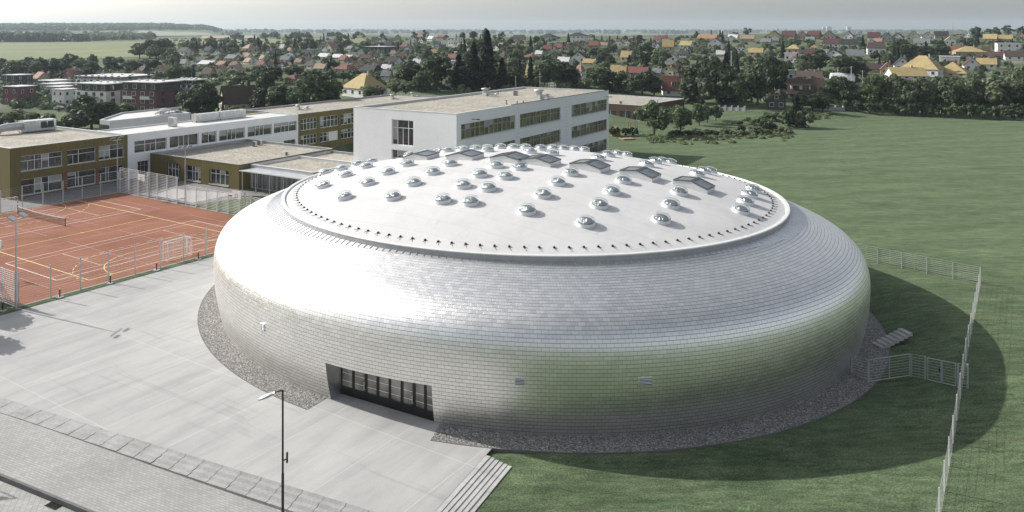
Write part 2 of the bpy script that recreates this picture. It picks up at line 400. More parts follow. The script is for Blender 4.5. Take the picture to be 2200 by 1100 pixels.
for j in range(npf - 1):
    for i in range(nt_):
        if i < NE and svals[j + 1] <= S_TOP + 1e-6: continue     # the opening
        k = (i + 1) % nt_
        mb.f.append([j * nt_ + i, j * nt_ + k, (j + 1) * nt_ + k, (j + 1) * nt_ + i]); mb.mi.append(0)
        for (ii, jj) in ((i, j), (i + 1, j), (i + 1, j + 1), (i, j + 1)): uvs.append((us[ii] * ksc, svals[jj] + .1))
shell = mb.build('shingle_wall', M['tiles'], hall, True)
uvl = shell.data.uv_layers.new(name='UVMap'); uvl.data.foreach_set('uv', [c for p in uvs for c in p])
# collar of standing seams
mb = MB(); NS = 264
th_front = min(range(720), key=lambda k: hall_pt(k * math.pi / 360, 0).xy.length) * math.pi / 360
def seam_s(th):
    """the collar is narrow towards the plaza and wide at the two ends"""
    a = abs((th - th_front + math.pi) % (2 * math.pi) - math.pi); return ARC - .22 - 1.25 * smooth01((a - .35) / 1.05)
for j in range(7):
    for i in range(NS):
        th = 2 * math.pi * i / NS; s0_ = seam_s(th); d, z = prof_at(s0_ + (ARC - s0_) * j / 6); mb.v.append(tuple(hall_pt(th, d + .004, z + .008)))
for j in range(6):
    for i in range(NS): mb.f.append([j * NS + i, j * NS + (i + 1) % NS, (j + 1) * NS + (i + 1) % NS, (j + 1) * NS + i]); mb.mi.append(0)
for i in range(NS):
    th = 2 * math.pi * i / NS
    s0_ = seam_s(th); ss_ = [prof_at(s0_ + (ARC - s0_) * j / 4) for j in range(5)]
    pts = [hall_pt(th, d, z + .03) for d, z in ss_]
    for a, b in zip(pts, pts[1:]): mb.bar(a, b, .03, 0, .07)
mb.build('seam_collar', M['alu'], hall)
# parapet: outer upstand and pale coping
for nm_, prof, mt_ in (('fascia', [(.15, 9.44), (.15, 9.90)], 'coping_grey'), ('parapet', [(.17, 9.88), (.17, 9.95), (.12, 9.98), (-.12, 9.98), (-.16, 9.94), (-.30, 9.5)], 'alu_pale')):
  mb = MB()
  NR = 200
  for d, z in prof:
    for i in range(NR): mb.v.append(tuple(hall_pt(2 * math.pi * i / NR, d, z)))
  for j in range(len(prof) - 1):
    for i in range(NR): mb.f.append([j * NR + i, j * NR + (i + 1) % NR, (j + 1) * NR + (i + 1) % NR, (j + 1) * NR + i]); mb.mi.append(0)
  mb.build(nm_, M[mt_], hall)
# shallow domed roof
RH = 3.35; RZ = 9.78
def roof_z(x, y):
    c, s_ = math.cos(HPH), math.sin(HPH); X, Y = x - HC0[0], y - HC0[1]
    u, v = X * c + Y * s_, -X * s_ + Y * c; q = (u / HA) ** 2 + (v / HB) ** 2
    return RZ + RH * (1 - q)
def roof_n(x, y):
    e = .05; return Vector((-(roof_z(x + e, y) - roof_z(x - e, y)) / (2 * e), -(roof_z(x, y + e) - roof_z(x, y - e)) / (2 * e), 1)).normalized()
mb = MB(); rr = [0] + [(i / 26) for i in range(1, 27)]
NR = 160
mb.v.append((HC0[0], HC0[1], RZ + RH))
for r in rr[1:]:
    for i in range(NR):
        th = 2 * math.pi * i / NR; a = r * .99
        c, s_ = math.cos(HPH), math.sin(HPH); u, v = HA * a * math.cos(th), HB * a * math.sin(th)
        mb.v.append((HC0[0] + u * c - v * s_, HC0[1] + u * s_ + v * c, RZ + RH * (1 - a * a)))
for i in range(NR): mb.f.append([0, 1 + i, 1 + (i + 1) % NR]); mb.mi.append(0)
for j in range(len(rr) - 2):
    for i in range(NR): mb.f.append([1 + j * NR + i, 1 + j * NR + (i + 1) % NR, 1 + (j + 1) * NR + (i + 1) % NR, 1 + (j + 1) * NR + i]); mb.mi.append(0)
mb.build('roof', M['roof_white'], hall, True)
# conductor holders: small black blocks along the visible part of the rim
mb = MB(); mb.box(-.085, .085, -.07, .07, 0, .1); mb.box(-.02, .02, -.02, .02, .1, .16); mb.box(-.015, .015, -.45, -.07, .0, .03)
hold = mb.build('conductor_holder', M['black'], hall)
hm = hold.data; first = True
for i in range(98):
    th = R(-205) + HPH * 0 + i * R(262) / 97 + .57
    p = hall_pt(th, -1.15); p.z = roof_z(p.x, p.y) - .01
    q = hall_pt(th, -.6)
    o = hold if first else link('conductor_holder', hm, hall)
    first = False
    o.location = p; o.rotation_euler = (0, 0, math.atan2(q.y - p.y, q.x - p.x) + math.pi / 2)
# entrance: reveals, door wall
pL, pR = hall_pt(eL, DB), hall_pt(eR, DB)
along = (pR - pL).normalized(); inn = Vector((-along.y, along.x, 0))
if inn.dot(Vector((1.5, 79, 0)) - pL) < 0: inn = -inn
SET = 1.05
dz, zt = prof_at(S_TOP)
dL, dR = pL + inn * (SET + .0), pR + inn * (SET - .75)          # door plane stands square to the plaza
dL += along * .15; 
mb = MB()
colL = [hall_pt(eL, *prof_at(svals[j])) for j in range(7)]; colR = [hall_pt(eR, *prof_at(svals[j])) for j in range(7)]
for j in range(6):
    mb.quad(colL[j], (dL.x, dL.y, colL[j].z), (dL.x, dL.y, colL[j + 1].z), colL[j + 1])
    mb.quad(colR[j], (dR.x, dR.y, colR[j].z), (dR.x, dR.y, colR[j + 1].z), colR[j + 1])
for i in range(NE):
    a, b = hall_pt(ths[i], dz, zt), hall_pt(ths[i + 1], dz, zt)
    c, d = dL.lerp(dR, i / NE), dL.lerp(dR, (i + 1) / NE)
    mb.quad(a, b, (d.x, d.y, zt), (c.x, c.y, zt))
mb.build('entrance_reveal', M['alu'], hall)
dd = (dR - dL); DL = dd.length; dd.normalize(); dn = Vector((-dd.y, dd.x, 0))
if dn.dot(inn) > 0: dn = -dn
def dp(a, h, o=0.): p = dL + dd * a + dn * o; return (p.x, p.y, h)
edges = [0, .135, .275, .405, .53, .655, .78, .895, 1.0]
kinds = ['fixed', 'leaf', 'leaf', 'fixed', 'fixed', 'leaf', 'leaf', 'fixed']
for i, kd in enumerate(kinds):
    a0, a1 = edges[i] * DL + .01, edges[i + 1] * DL - .01
    mb = MB(); w = .11 if kd == 'leaf' else .08
    def fb(x0, x1, z0, z1, o0=0., o1=.07):
        mb.add([dp(x0, z0, o0), dp(x1, z0, o0), dp(x1, z1, o0), dp(x0, z1, o0), dp(x0, z0, o1), dp(x1, z0, o1), dp(x1, z1, o1), dp(x0, z1, o1)],
               [(0, 1, 2, 3), (4, 5, 6, 7), (0, 1, 5, 4), (1, 2, 6, 5), (2, 3, 7, 6), (3, 0, 4, 7)])
    fb(a0, a0 + w, .03, zt); fb(a1 - w, a1, .03, zt); fb(a0 + w, a1 - w, .03, .62); fb(a0 + w, a1 - w, zt - .1, zt)
    lf = mb.build('door' if kd == 'leaf' else 'side_light', M['frame_black'], hall)
    mb = MB(); mb.quad(dp(a0 + w, .62, .03), dp(a1 - w, .62, .03), dp(a1 - w, zt - .1, .03), dp(a0 + w, zt - .1, .03)); mb.build('pane', M['glass_door'], lf)
    mb = MB()
    for h in (1.0, 1.55):
        mb.quad(dp(a0 + w, h, .034), dp(a1 - w, h, .034), dp(a1 - w, h + .035, .034), dp(a0 + w, h + .035, .034))
    mb.build('safety_strip', M['board_white'], lf)
    if i in (1, 5):
        mb = MB(); x = a1 - .06; mb.tube([dp(x, .85, .09), dp(x, .85, .17), dp(x, 1.35, .17), dp(x, 1.35, .09)], .025, 6); mb.build('handle', M['steel_white'], lf)
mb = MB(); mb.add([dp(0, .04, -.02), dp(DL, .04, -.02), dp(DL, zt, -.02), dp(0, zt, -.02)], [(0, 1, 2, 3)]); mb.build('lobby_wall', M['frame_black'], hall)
# reader panel on the left reveal
# louvres on the shingles
def shell_hit(px, py):
    best = None
    for k in range(3600):
        th = k * math.pi / 1800
        for s in np.arange(.3, 7.5, .15):
            d, z = prof_at(s); p = hall_pt(th, d, z)
            if p.y > 78: break
            x, y = W2P(p); e = (x - px) ** 2 + (y - py) ** 2
            if best is None or e < best[0]: best = (e, th, s)
    return best[1:]
def louvre(px, py, w, h):
    th, s = shell_hit(px, py); d, z = prof_at(s); p = hall_pt(th, d, z)
    ax = (hall_pt(th + .01, d, z) - hall_pt(th - .01, d, z)).normalized()
    d2, z2 = prof_at(s + .1); ay = (hall_pt(th, d2, z2) - p).normalized(); az = ax.cross(ay)
    if az.dot(p - Vector((1.5, 79, 4))) < 0: az = -az
    mb = MB()
    for sx, sy, hx, hy in ((0, h / 2, w / 2, .03), (0, -h / 2, w / 2, .03), (w / 2, 0, .03, h / 2 - .03), (-w / 2, 0, .03, h / 2 - .03)):
        mb.obox(p + ax * sx + ay * sy + az * .03, ax, ay, az, hx, hy, .04)
    fr = mb.build('louvre', M['alu'], hall)
    mb = MB(); mb.obox(p + az * .02, ax, ay, az, w / 2 - .03, h / 2 - .03, .01); mb.build('louvre_shade_plate', M['black'], fr)  # black plate painted in for the shaded gaps behind the blades
    mb = MB()
    for k in range(4):
        q = p + ay * (-h / 2 + h * (k + 1) / 5) + az * .05; mb.obox(q, ax, (ay - az * .6).normalized(), (az + ay * .6).normalized(), w / 2 - .03, .016, .006)
    mb.build('blade', M['alu'], fr)
louvre(1118, 818, .66, .46); louvre(1387, 819, .92, .46); louvre(565, 704, .4, .55)

# ------------------------------------------------------------------ skylights on the roof
def roof_hit(px, py):
    kx, kz = (px - CX) / F, (py - CY) / F; best = (99, 0)
    for k in range(2000):
        y = 55 + k * .025; x = kx * y
        if hall_off(x, y, -1.0) > 0: continue
        g = (CAMH - kz * y) - roof_z(x, y)
        if g <= 0: return Vector((x, y, roof_z(x, y)))
        if y > 80 and g < best[0]: best = (g, y)
    if best[1] == 0: print('MISS', px, py)
    y = best[1] + 2.2; x = kx * y
    while hall_off(x, y, -1.6) > 0 and y > 60: y -= .2
    return Vector((kx * y, y, roof_z(kx * y, y)))
mb = MB(); mb.lathe([(.80, -.12), (.80, .24), (.76, .27), (.66, .27)], 28)
dome_t = thing('dome_skylight', 'x', 'skylight', (0, 0, 0))
c1 = mb.build('curb', M['board_white'], dome_t, True)
mb = MB(); mb.lathe([(.77, .27)] + [(.80 * math.cos(a), .27 + .06 +   .40 * math.sin(a)) for a in [R(x) for x in range(0, 88, 8)]] + [(.001, .73)], 28)
c2 = mb.build('dome', M['clear'], dome_t, True)
mb = MB(); mb.lathe([(.60, .05), (.62, .36), (.50, .46), (.26, .53), (.001, .55)], 28)
c3 = mb.build('reflector', M['mirror'], dome_t, True)
KIDS[dome_t.name] = [c1, c2, c3]
DOMES = [
 ('front row', [(740, 426), (844, 426), (951, 433), (1010, 437), (1132, 456), (1258, 482), (1420, 475)]),
 ('second row', [(694, 402), (790, 396), (888, 396), (994, 401), (1048, 407), (1166, 421), (1287, 443), (1441, 443)]),
 ('third row', [(743, 379), (833, 373), (929, 373), (1030, 378), (1085, 382), (1197, 395), (1314, 414), (1459, 416)]),
 ('fourth row', [(787, 361), (875, 356), (967, 355), (1065, 359), (1116, 363), (1226, 375), (1339, 391)]),
 ('right-end row', [(1591, 455), (1601, 436), (1610, 421), (1618, 410)]),
 ('row behind the lanterns', [(698, 374), (733, 362), (768, 354), (798, 346), (880, 335), (912, 329), (961, 327), (1048, 326), (1139, 329), (1186, 333), (1286, 343), (1389, 356), (1498, 377)]),
 ('rearmost crest row', [(943, 326), (993, 322), (1021, 320), (1047, 319), (1075, 320), (1102, 318), (1128, 318), (1162, 323), (1187, 321), (1209, 321), (1233, 323), (1254, 323), (1307, 336), (1325, 333), (1345, 333), (1407, 350), (1423, 347), (1440, 348), (1512, 371), (1526, 369)]),
 ]
firstd = True
for row, pts in DOMES:
    for i, (px, py) in enumerate(sorted(pts)):
        p = roof_hit(px, py)
        o = dome_t if firstd else copy_tree(dome_t); firstd = False
        o.location = p; n = roof_n(p.x, p.y)
        o.rotation_euler = n.to_track_quat('Z', 'Y').to_euler(); o.scale = (.93, .93, .93)
        tag(o, 'clear dome skylight, %s from left in the %s of the white roof' % (ordinal(i), row.rstrip(',')), 'skylight', 'clear dome skylights on the white roof')
# glazed ridge lanterns
lan = thing('roof_lantern', 'x', 'skylight')
W_, D_, H0, H1 = 3.3, 2.2, .34, .68
mb = MB()
prof = [(-W_ / 2, -.5), (W_ / 2, -.5), (W_ / 2, H0), (0, H1), (-W_ / 2, H0)]
for y in (-D_ / 2, D_ / 2): mb.poly([(x, y, z) for x, z in prof])
for (x0, z0), (x1, z1) in zip(prof, prof[1:] + prof[:1]): mb.quad((x0, -D_ / 2, z0), (x1, -D_ / 2, z1), (x1, D_ / 2, z1), (x0, D_ / 2, z0))
ks = [mb.build('curb', M['coping'], lan)]
sl = Vector((W_ / 2, 0, H0 - H1)); L = sl.length; sl.normalize()
for sgn in (1, -1):
    ax = Vector((sl.x * sgn, 0, sl.z)); az = Vector((-ax.z * sgn, 0, abs(ax.x))); ay = Vector((0, 1, 0)); c = Vector((0, 0, H1)) + ax * L / 2 + az * .05
    mb = MB()
    for ox, oy, hx, hy in ((0, D_ / 2 - .04, L / 2, .09), (0, -D_ / 2 + .04, L / 2, .09), (L / 2 - .08, 0, .08, D_ / 2 - .14), (-L / 2 + .1, 0, .08, D_ / 2 - .14)):
        mb.obox(c + ax * ox + ay * oy, ax, ay, az, hx, hy, .06)
    f_ = mb.build('sash', M['lantern_frame'], lan); ks.append(f_)
    mb = MB(); mb.obox(c, ax, ay, az, L / 2 - .1, D_ / 2 - .12, .02); ks.append(mb.build('glazing', M['glass_sky'], lan))
KIDS[lan.name] = ks
LAN = sorted([(905, 341), (999, 340), (1095, 345), (1162, 351), (1267, 362), (1375, 379), (1490, 402)])
for i, (px, py) in enumerate(LAN):
    p = roof_hit(px, py); o = lan if i == 0 else copy_tree(lan)
    n = roof_n(p.x, p.y); ax = Vector((D2[0], D2[1], 0)); ax = (ax - n * ax.dot(n)).normalized(); ay = n.cross(ax)
    o.matrix_world = Matrix(((ax.x, ay.x, n.x, p.x), (ax.y, ay.y, n.y, p.y), (ax.z, ay.z, n.z, p.z), (0, 0, 0, 1)))
    tag(o, 'grey framed glass roof lantern with two slopes, %s from left across the white roof' % ordinal(i), 'skylight', 'ridge roof lanterns on the white roof')
# ------------------------------------------------------------------ ground materials
def grass_mat(name, c1, c2, c3, s1=.05, fine=9.):
    m, nt, b = node_mat(name)
    tc = N(nt, 'ShaderNodeTexCoord'); P = tc.outputs['Object']
    mp = N(nt, 'ShaderNodeMapping'); mp.inputs['Rotation'].default_value = (0, 0, R(8)); mp.inputs['Scale'].default_value = (.35, 1.3, 1); nt.links.new(P, mp.inputs[0])
    n1 = N(nt, 'ShaderNodeTexNoise', Scale=s1, Detail=6., Roughness=.6); nt.links.new(P, n1.inputs['Vector'])
    n2 = N(nt, 'ShaderNodeTexNoise', Scale=.5, Detail=5., Roughness=.65); nt.links.new(mp.outputs[0], n2.inputs['Vector'])
    n3 = N(nt, 'ShaderNodeTexNoise', Scale=fine, Detail=3., Roughness=.7); nt.links.new(P, n3.inputs['Vector'])
    r1 = ramp(nt, n1.outputs[0], [(.32, c1), (.68, c2)])
    r2 = ramp(nt, n2.outputs[0], [(.35, (0, 0, 0)), (.7, (1, 1, 1))])
    x = mixc(nt, r2.outputs[0], r1.outputs[0], c3)
    wv = N(nt, 'ShaderNodeTexWave', Scale=.045, Distortion=3., Detail=2.); wv.bands_direction = 'Y'; mpw = N(nt, 'ShaderNodeMapping'); mpw.inputs['Rotation'].default_value = (0, 0, R(-14)); nt.links.new(P, mpw.inputs[0]); nt.links.new(mpw.outputs[0], wv.inputs['Vector'])
    rw = ramp(nt, wv.outputs[0], [(.2, (.92,) * 3), (.8, (1.06,) * 3)]); x = mixc(nt, 1., x, rw.outputs[0], 'MULTIPLY')
    r3 = ramp(nt, n3.outputs[0], [(.3, (.45,) * 3), (.5, (.95,) * 3), (.72, (1.75,) * 3)])
    n4 = N(nt, 'ShaderNodeTexNoise', Scale=1.7, Detail=6., Roughness=.7); nt.links.new(mp.outputs[0], n4.inputs['Vector'])
    r4 = ramp(nt, n4.outputs[0], [(.3, (.55,) * 3), (.5, (1,) * 3), (.7, (1.5,) * 3)])
    x = mixc(nt, 1., x, r4.outputs[0], 'MULTIPLY')
    nt.links.new(mixc(nt, 1., x, r3.outputs[0], 'MULTIPLY'), b.inputs['Base Color'])
    b.inputs['Roughness'].default_value = .95; b.inputs['Specular IOR Level'].default_value = .1
    b.inputs['Sheen Weight'].default_value = .1; b.inputs['Sheen Roughness'].default_value = .45; b.inputs['Sheen Tint'].default_value = (.62, .75, .45, 1)
    bp = N(nt, 'ShaderNodeBump', Strength=.55, Distance=.12); nt.links.new(n3.outputs[0], bp.inputs['Height']); nt.links.new(bp.outputs[0], b.inputs['Normal'])
    return m
M['grass'] = grass_mat('meadow_grass', (.048, .078, .040), (.080, .120, .062), (.108, .138, .076))
M['field_far'] = pm('far_field', (.19, .215, .115), .95, .16, .006, fine=.12, fscale=.05, spec=.1, stretch=(1, 2.5, 1))
M['field_pale'] = pm('pale_field', (.24, .26, .19), .95, .12, .005, spec=.1)
M['field_tan'] = pm('stubble_field', (.33, .27, .2), .95, .12, .005, spec=.1)
M['garden'] = grass_mat('garden_grass', (.04, .055, .03), (.08, .09, .055), (.11, .105, .08), .02, .9)
def terrain_mat():
    m = M['grass'].copy(); m.name = 'ground_cover'; nt = m.node_tree; b = nt.nodes['Principled BSDF']
    old = b.inputs['Base Color'].links[0].from_socket
    tc = N(nt, 'ShaderNodeTexCoord'); sep = N(nt, 'ShaderNodeSeparateXYZ'); nt.links.new(tc.outputs['Object'], sep.inputs[0])
    n = N(nt, 'ShaderNodeTexNoise', Scale=.03, Detail=4.); nt.links.new(tc.outputs['Object'], n.inputs['Vector'])
    r = ramp(nt, n.outputs[0], [(.3, (.035, .048, .026)), (.5, (.07, .085, .045)), (.62, (.10, .105, .07)), (.72, (.17, .165, .15))])
    ad = N(nt, 'ShaderNodeMath', operation='MULTIPLY_ADD'); ad.inputs[1].default_value = .16; nt.links.new(sep.outputs[0], ad.inputs[0])
    nt.links.new(sep.outputs[1], ad.inputs[2])
    mr = N(nt, 'ShaderNodeMapRange'); mr.inputs[1].default_value = 262.; mr.inputs[2].default_value = 282.; nt.links.new(sep.outputs[1], mr.inputs[0])
    nt.links.new(mixc(nt, mr.outputs[0], old, r.outputs[0]), b.inputs['Base Color']); return m
M['terrain'] = terrain_mat()
def concrete():
    m, nt, b = node_mat('brushed_concrete')
    tc = N(nt, 'ShaderNodeTexCoord')
    mp = N(nt, 'ShaderNodeMapping'); mp.inputs['Rotation'].default_value = (0, 0, R(-57)); nt.links.new(tc.outputs['Object'], mp.inputs[0])
    mp2 = N(nt, 'ShaderNodeMapping'); mp2.inputs['Scale'].default_value = (.22, 1.4, 1); nt.links.new(mp.outputs[0], mp2.inputs[0])
    n1 = N(nt, 'ShaderNodeTexNoise', Scale=.55, Detail=7., Roughness=.62, Distortion=.5); nt.links.new(mp2.outputs[0], n1.inputs['Vector'])
    r1 = ramp(nt, n1.outputs[0], [(.28, (.33, .335, .337)), (.5, (.395, .395, .39)), (.72, (.44, .44, .425))])
    n2 = N(nt, 'ShaderNodeTexNoise', Scale=.16, Detail=4., Roughness=.6); nt.links.new(mp.outputs[0], n2.inputs['Vector'])
    r2 = ramp(nt, n2.outputs[0], [(.3, (.88, .88, .89)), (.6, (1.02, 1.02, 1.01))])
    x = mixc(nt, 1., r1.outputs[0], r2.outputs[0], 'MULTIPLY')
    br = N(nt, 'ShaderNodeTexBrick', Scale=1., offset=.0); br.inputs['Brick Width'].default_value = 9.5; br.inputs['Row Height'].default_value = 5.6; br.inputs['Mortar Size'].default_value = .035; br.inputs['Mortar Smooth'].default_value = .6
    br.inputs['Color1'].default_value = (1, 1, 1, 1); br.inputs['Color2'].default_value = (.92, .92, .925, 1); br.inputs['Mortar'].default_value = (1.22, 1.22, 1.2, 1)
    nd = N(nt, 'ShaderNodeTexNoise', Scale=.8, Detail=2.); nt.links.new(mp.outputs[0], nd.inputs['Vector'])
    va = N(nt, 'ShaderNodeMixRGB', blend_type='ADD'); va.inputs[0].default_value = .12; nt.links.new(mp.outputs[0], va.inputs[1]); nt.links.new(nd.outputs['Color'], va.inputs[2])
    nt.links.new(va.outputs[0], br.inputs['Vector'])
    x = mixc(nt, 1., x, br.outputs['Color'], 'MULTIPLY')
    # damp trails running across the slabs
    mp3 = N(nt, 'ShaderNodeMapping'); mp3.inputs['Scale'].default_value = (1.6, .1, 1); nt.links.new(mp.outputs[0], mp3.inputs[0])
    n5 = N(nt, 'ShaderNodeTexNoise', Scale=.5, Detail=5., Roughness=.6, Distortion=1.2); nt.links.new(mp3.outputs[0], n5.inputs['Vector'])
    r5 = ramp(nt, n5.outputs[0], [(.30, (.86, .86, .87)), (.40, (1, 1, 1))]); x = mixc(nt, 1., x, r5.outputs[0], 'MULTIPLY')
    n3 = N(nt, 'ShaderNodeTexNoise', Scale=14., Detail=3.); nt.links.new(tc.outputs['Object'], n3.inputs['Vector'])
    r3 = ramp(nt, n3.outputs[0], [(.3, (.93,) * 3), (.7, (1.05,) * 3)])
    nt.links.new(mixc(nt, 1., x, r3.outputs[0], 'MULTIPLY'), b.inputs['Base Color'])
    b.inputs['Roughness'].default_value = .85; b.inputs['Specular IOR Level'].default_value = .3; return m
M['concrete'] = concrete()
def pavers(name, c, w, h, rot=24.6, mort=.012):
    m, nt, b = node_mat(name)
    tc = N(nt, 'ShaderNodeTexCoord'); mp = N(nt, 'ShaderNodeMapping'); mp.inputs['Rotation'].default_value = (0, 0, R(rot)); nt.links.new(tc.outputs['Object'], mp.inputs[0])
    br = N(nt, 'ShaderNodeTexBrick', Scale=1.); br.inputs['Brick Width'].default_value = w; br.inputs['Row Height'].default_value = h; br.inputs['Mortar Size'].default_value = mort; br.inputs['Mortar Smooth'].default_value = .3
    br.inputs['Color1'].default_value = (*sc(c, .92), 1); br.inputs['Color2'].default_value = (*sc(c, 1.1), 1); br.inputs['Mortar'].default_value = (*sc(c, .6), 1)
    nt.links.new(mp.outputs[0], br.inputs['Vector'])
    n = N(nt, 'ShaderNodeTexNoise', Scale=.25, Detail=6., Roughness=.6, Distortion=.4); nt.links.new(mp.outputs[0], n.inputs['Vector'])
    r = ramp(nt, n.outputs[0], [(.3, (.84, .84, .84)), (.65, (1.06, 1.06, 1.05))])
    nt.links.new(mixc(nt, 1., br.outputs['Color'], r.outputs[0], 'MULTIPLY'), b.inputs['Base Color'])
    b.inputs['Roughness'].default_value = .9
    bp = N(nt, 'ShaderNodeBump', Strength=.3, Distance=.02); bp.invert = True; nt.links.new(br.outputs['Fac'], bp.inputs['Height']); nt.links.new(bp.outputs[0], b.inputs['Normal']); return m
M['pavers'] = pavers('walk_pavers', (.33, .33, .32), .34, .17)
M['pavers_road'] = pavers('street_pavers', (.36, .36, .345), .36, .3, 24.6 + 45)
M['court'] = None
def court():
    m, nt, b = node_mat('red_sport_surface')
    tc = N(nt, 'ShaderNodeTexCoord')
    n1 = N(nt, 'ShaderNodeTexNoise', Scale=.14, Detail=6., Roughness=.65, Distortion=.5); nt.links.new(tc.outputs['Object'], n1.inputs['Vector'])
    r1 = ramp(nt, n1.outputs[0], [(.3, (.19, .073, .04)), (.5, (.245, .1, .056)), (.75, (.29, .13, .08))])
    mp = N(nt, 'ShaderNodeMapping'); mp.inputs['Rotation'].default_value = (0, 0, R(-57)); mp.inputs['Scale'].default_value = (.12, 1, 1); nt.links.new(tc.outputs['Object'], mp.inputs[0])
    n2 = N(nt, 'ShaderNodeTexNoise', Scale=1.3, Detail=5., Roughness=.6); nt.links.new(mp.outputs[0], n2.inputs['Vector'])
    r2 = ramp(nt, n2.outputs[0], [(.3, (.86,) * 3), (.65, (1.04,) * 3)])
    nt.links.new(mixc(nt, 1., r1.outputs[0], r2.outputs[0], 'MULTIPLY'), b.inputs['Base Color'])
    b.inputs['Roughness'].default_value = .9; b.inputs['Specular IOR Level'].default_value = .2; return m
M['court'] = court()
def gravel():
    m, nt, b = node_mat('grey_gravel')
    tc = N(nt, 'ShaderNodeTexCoord')
    v = N(nt, 'ShaderNodeTexVoronoi', Scale=10.); nt.links.new(tc.outputs['Object'], v.inputs['Vector'])
    s = N(nt, 'ShaderNodeSeparateColor'); nt.links.new(v.outputs['Color'], s.inputs[0])
    r = ramp(nt, s.outputs[0], [(0, (.20, .195, .185)), (.5, (.35, .34, .325)), (.85, (.46, .445, .425)), (1, (.62, .61, .58))])
    r2 = ramp(nt, v.outputs['Distance'], [(.1, (1, 1, 1)), (.75, (.3, .3, .3))])
    nt.links.new(mixc(nt, 1., r.outputs[0], r2.outputs[0], 'MULTIPLY'), b.inputs['Base Color'])
    bp = N(nt, 'ShaderNodeBump', Strength=.9, Distance=.08); bp.invert = True; nt.links.new(v.outputs['Distance'], bp.inputs['Height']); nt.links.new(bp.outputs[0], b.inputs['Normal'])
    b.inputs['Roughness'].default_value = .95; return m
M['gravel'] = gravel()
M['line_white'] = pm('line_white', (.74, .66, .62), .8, .1, 1.5)
M['line_yellow'] = pm('line_yellow', (.74, .58, .28), .8, .1, 1.5)
M['line_violet'] = pm('line_violet', (.48, .31, .40), .8, .1, 1.5)

# ------------------------------------------------------------------ terrain sheet
def struct(name, mb, mat, label=None, kind='structure'):
    o = mb.build(name, mat); o['kind'] = kind
    if label: o['label'] = label
    return o
mb = MB()
ys = list(np.arange(-60, 24, 6)) + list(np.arange(24, 60, .9)) + list(np.arange(60, 190, 1.3)) + list(np.arange(190, 300, 3.))
y = 300.
while y < 9000: ys.append(y); y *= 1.022
ys.append(9000.)
us_ = np.linspace(-1.7, 1.7, 361); nu = len(us_)
for y in ys:
    for u in us_:
        x = u * (y + 100.) * (1 - .44 * min(1., y / 9000.)); mb.v.append((x, y, T(x, y)))
for j in range(len(ys) - 1):
    for i in range(nu - 1): mb.f.append([j * nu + i, j * nu + i + 1, (j + 1) * nu + i + 1, (j + 1) * nu + i]); mb.mi.append(0)
g = mb.build('ground', M['terrain'], smooth=True); g['kind'] = 'structure'; g['label'] = 'green meadow and rolling ground'

# ------------------------------------------------------------------ plaza, gravel ring, steps, pavers
mb = MB(); mb.poly([crt(-9, -1.1, .012), ef(-13, 0, .012), ef(PLR, 0, .012), ef(PLR, 9., .012), (1.5, 76, .012), crt(45, -1.1, .012)])
struct('plaza', mb, M['concrete'], 'pale brushed concrete plaza in front of the hall')
mb = MB(); NG = 180; a0, a1 = eR + .012, eL + 2 * math.pi - .012
for (d0, d1, z) in ((5.0, GRAVEL_D, .03),):
    for i in range(NG + 1):
        th = a0 + (a1 - a0) * i / NG; mb.v += [tuple(hall_pt(th, d0, z)), tuple(hall_pt(th, d1, z))]
    for i in range(NG): mb.f.append([2 * i, 2 * i + 1, 2 * i + 3, 2 * i + 2]); mb.mi.append(0)
struct('gravel_path', mb, M['gravel'], 'grey gravel ring around the foot of the hall')
mb = MB()
for i in range(NG):
    t0, t1 = a0 + (a1 - a0) * i / NG, a0 + (a1 - a0) * (i + 1) / NG
    q = [hall_pt(t, d, z) for t in (t0, t1) for d, z in ((GRAVEL_D, -.75), (GRAVEL_D, .035), (GRAVEL_D + .06, .035), (GRAVEL_D + .06, -.75))]
    mb.quad(q[0], q[4], q[5], q[1]); mb.quad(q[1], q[5], q[6], q[2]); mb.quad(q[2], q[6], q[7], q[3])
struct('gravel_kerb', mb, M['kerb_dark'], 'thin metal edging around the gravel ring')
# long shallow steps along the plaza front
st = thing('plaza_steps', 'long shallow concrete steps between the plaza and the paved walk', 'steps')
UW = 1.5
k0 = -22
while k0 * UW < PLR:
    mb = MB(); u0, u1 = k0 * UW + .015, min((k0 + 1) * UW - .015, PLR)
    dr = drop((u0 + u1) / 2)
    for k in range(3):
        z = .01 - dr * (k + 1) / 4 * .98; b0, b1 = -.45 * k, -.45 * (k + 1)
        jz = random.uniform(-.008, .008)
        zu = .01 - dr * k / 4 * .98 if k else .012
        # bevelled front of the course above, then the tread
        q = [ef(u, b, zz) for b, zz in ((b0, zu), (b0 - .15, z + jz), (b1, z + jz)) for u in (u0, u1)]
        mb.add(q, [(0, 1, 3, 2), (2, 3, 5, 4)])
        for u in (u0, u1): mb.add([ef(u, b0, zu), ef(u, b0 - .15, z + jz), ef(u, b1, z + jz), ef(u, b1, -1.2), ef(u, b0, -1.2)], [(0, 1, 2, 3, 4)])
    mb.add([ef(u0, -1.35, -1.2), ef(u1, -1.35, -1.2), ef(u1, -1.35, z), ef(u0, -1.35, z)], [(0, 1, 2, 3)])
    mb.build('step_block', M['step_stone'], st); k0 += 1
mb = MB(); NQ = 60
def strip(mb, b0, b1, f0, f1, u0=-34., u1=PLR + 3):
    for i in range(NQ):
        ua, ub = u0 + (u1 - u0) * i / NQ, u0 + (u1 - u0) * (i + 1) / NQ
        mb.quad(ef(ua, b0, f0(ua)), ef(ub, b0, f0(ub)), ef(ub, b1, f1(ub)), ef(ua, b1, f1(ua)))
dn_ = lambda u: -drop(u)
strip(mb, -1.36, -5.85, dn_, lambda u: -drop(u) - .05)
struct('paved_path', mb, M['pavers'], 'grey paved walk below the plaza steps')
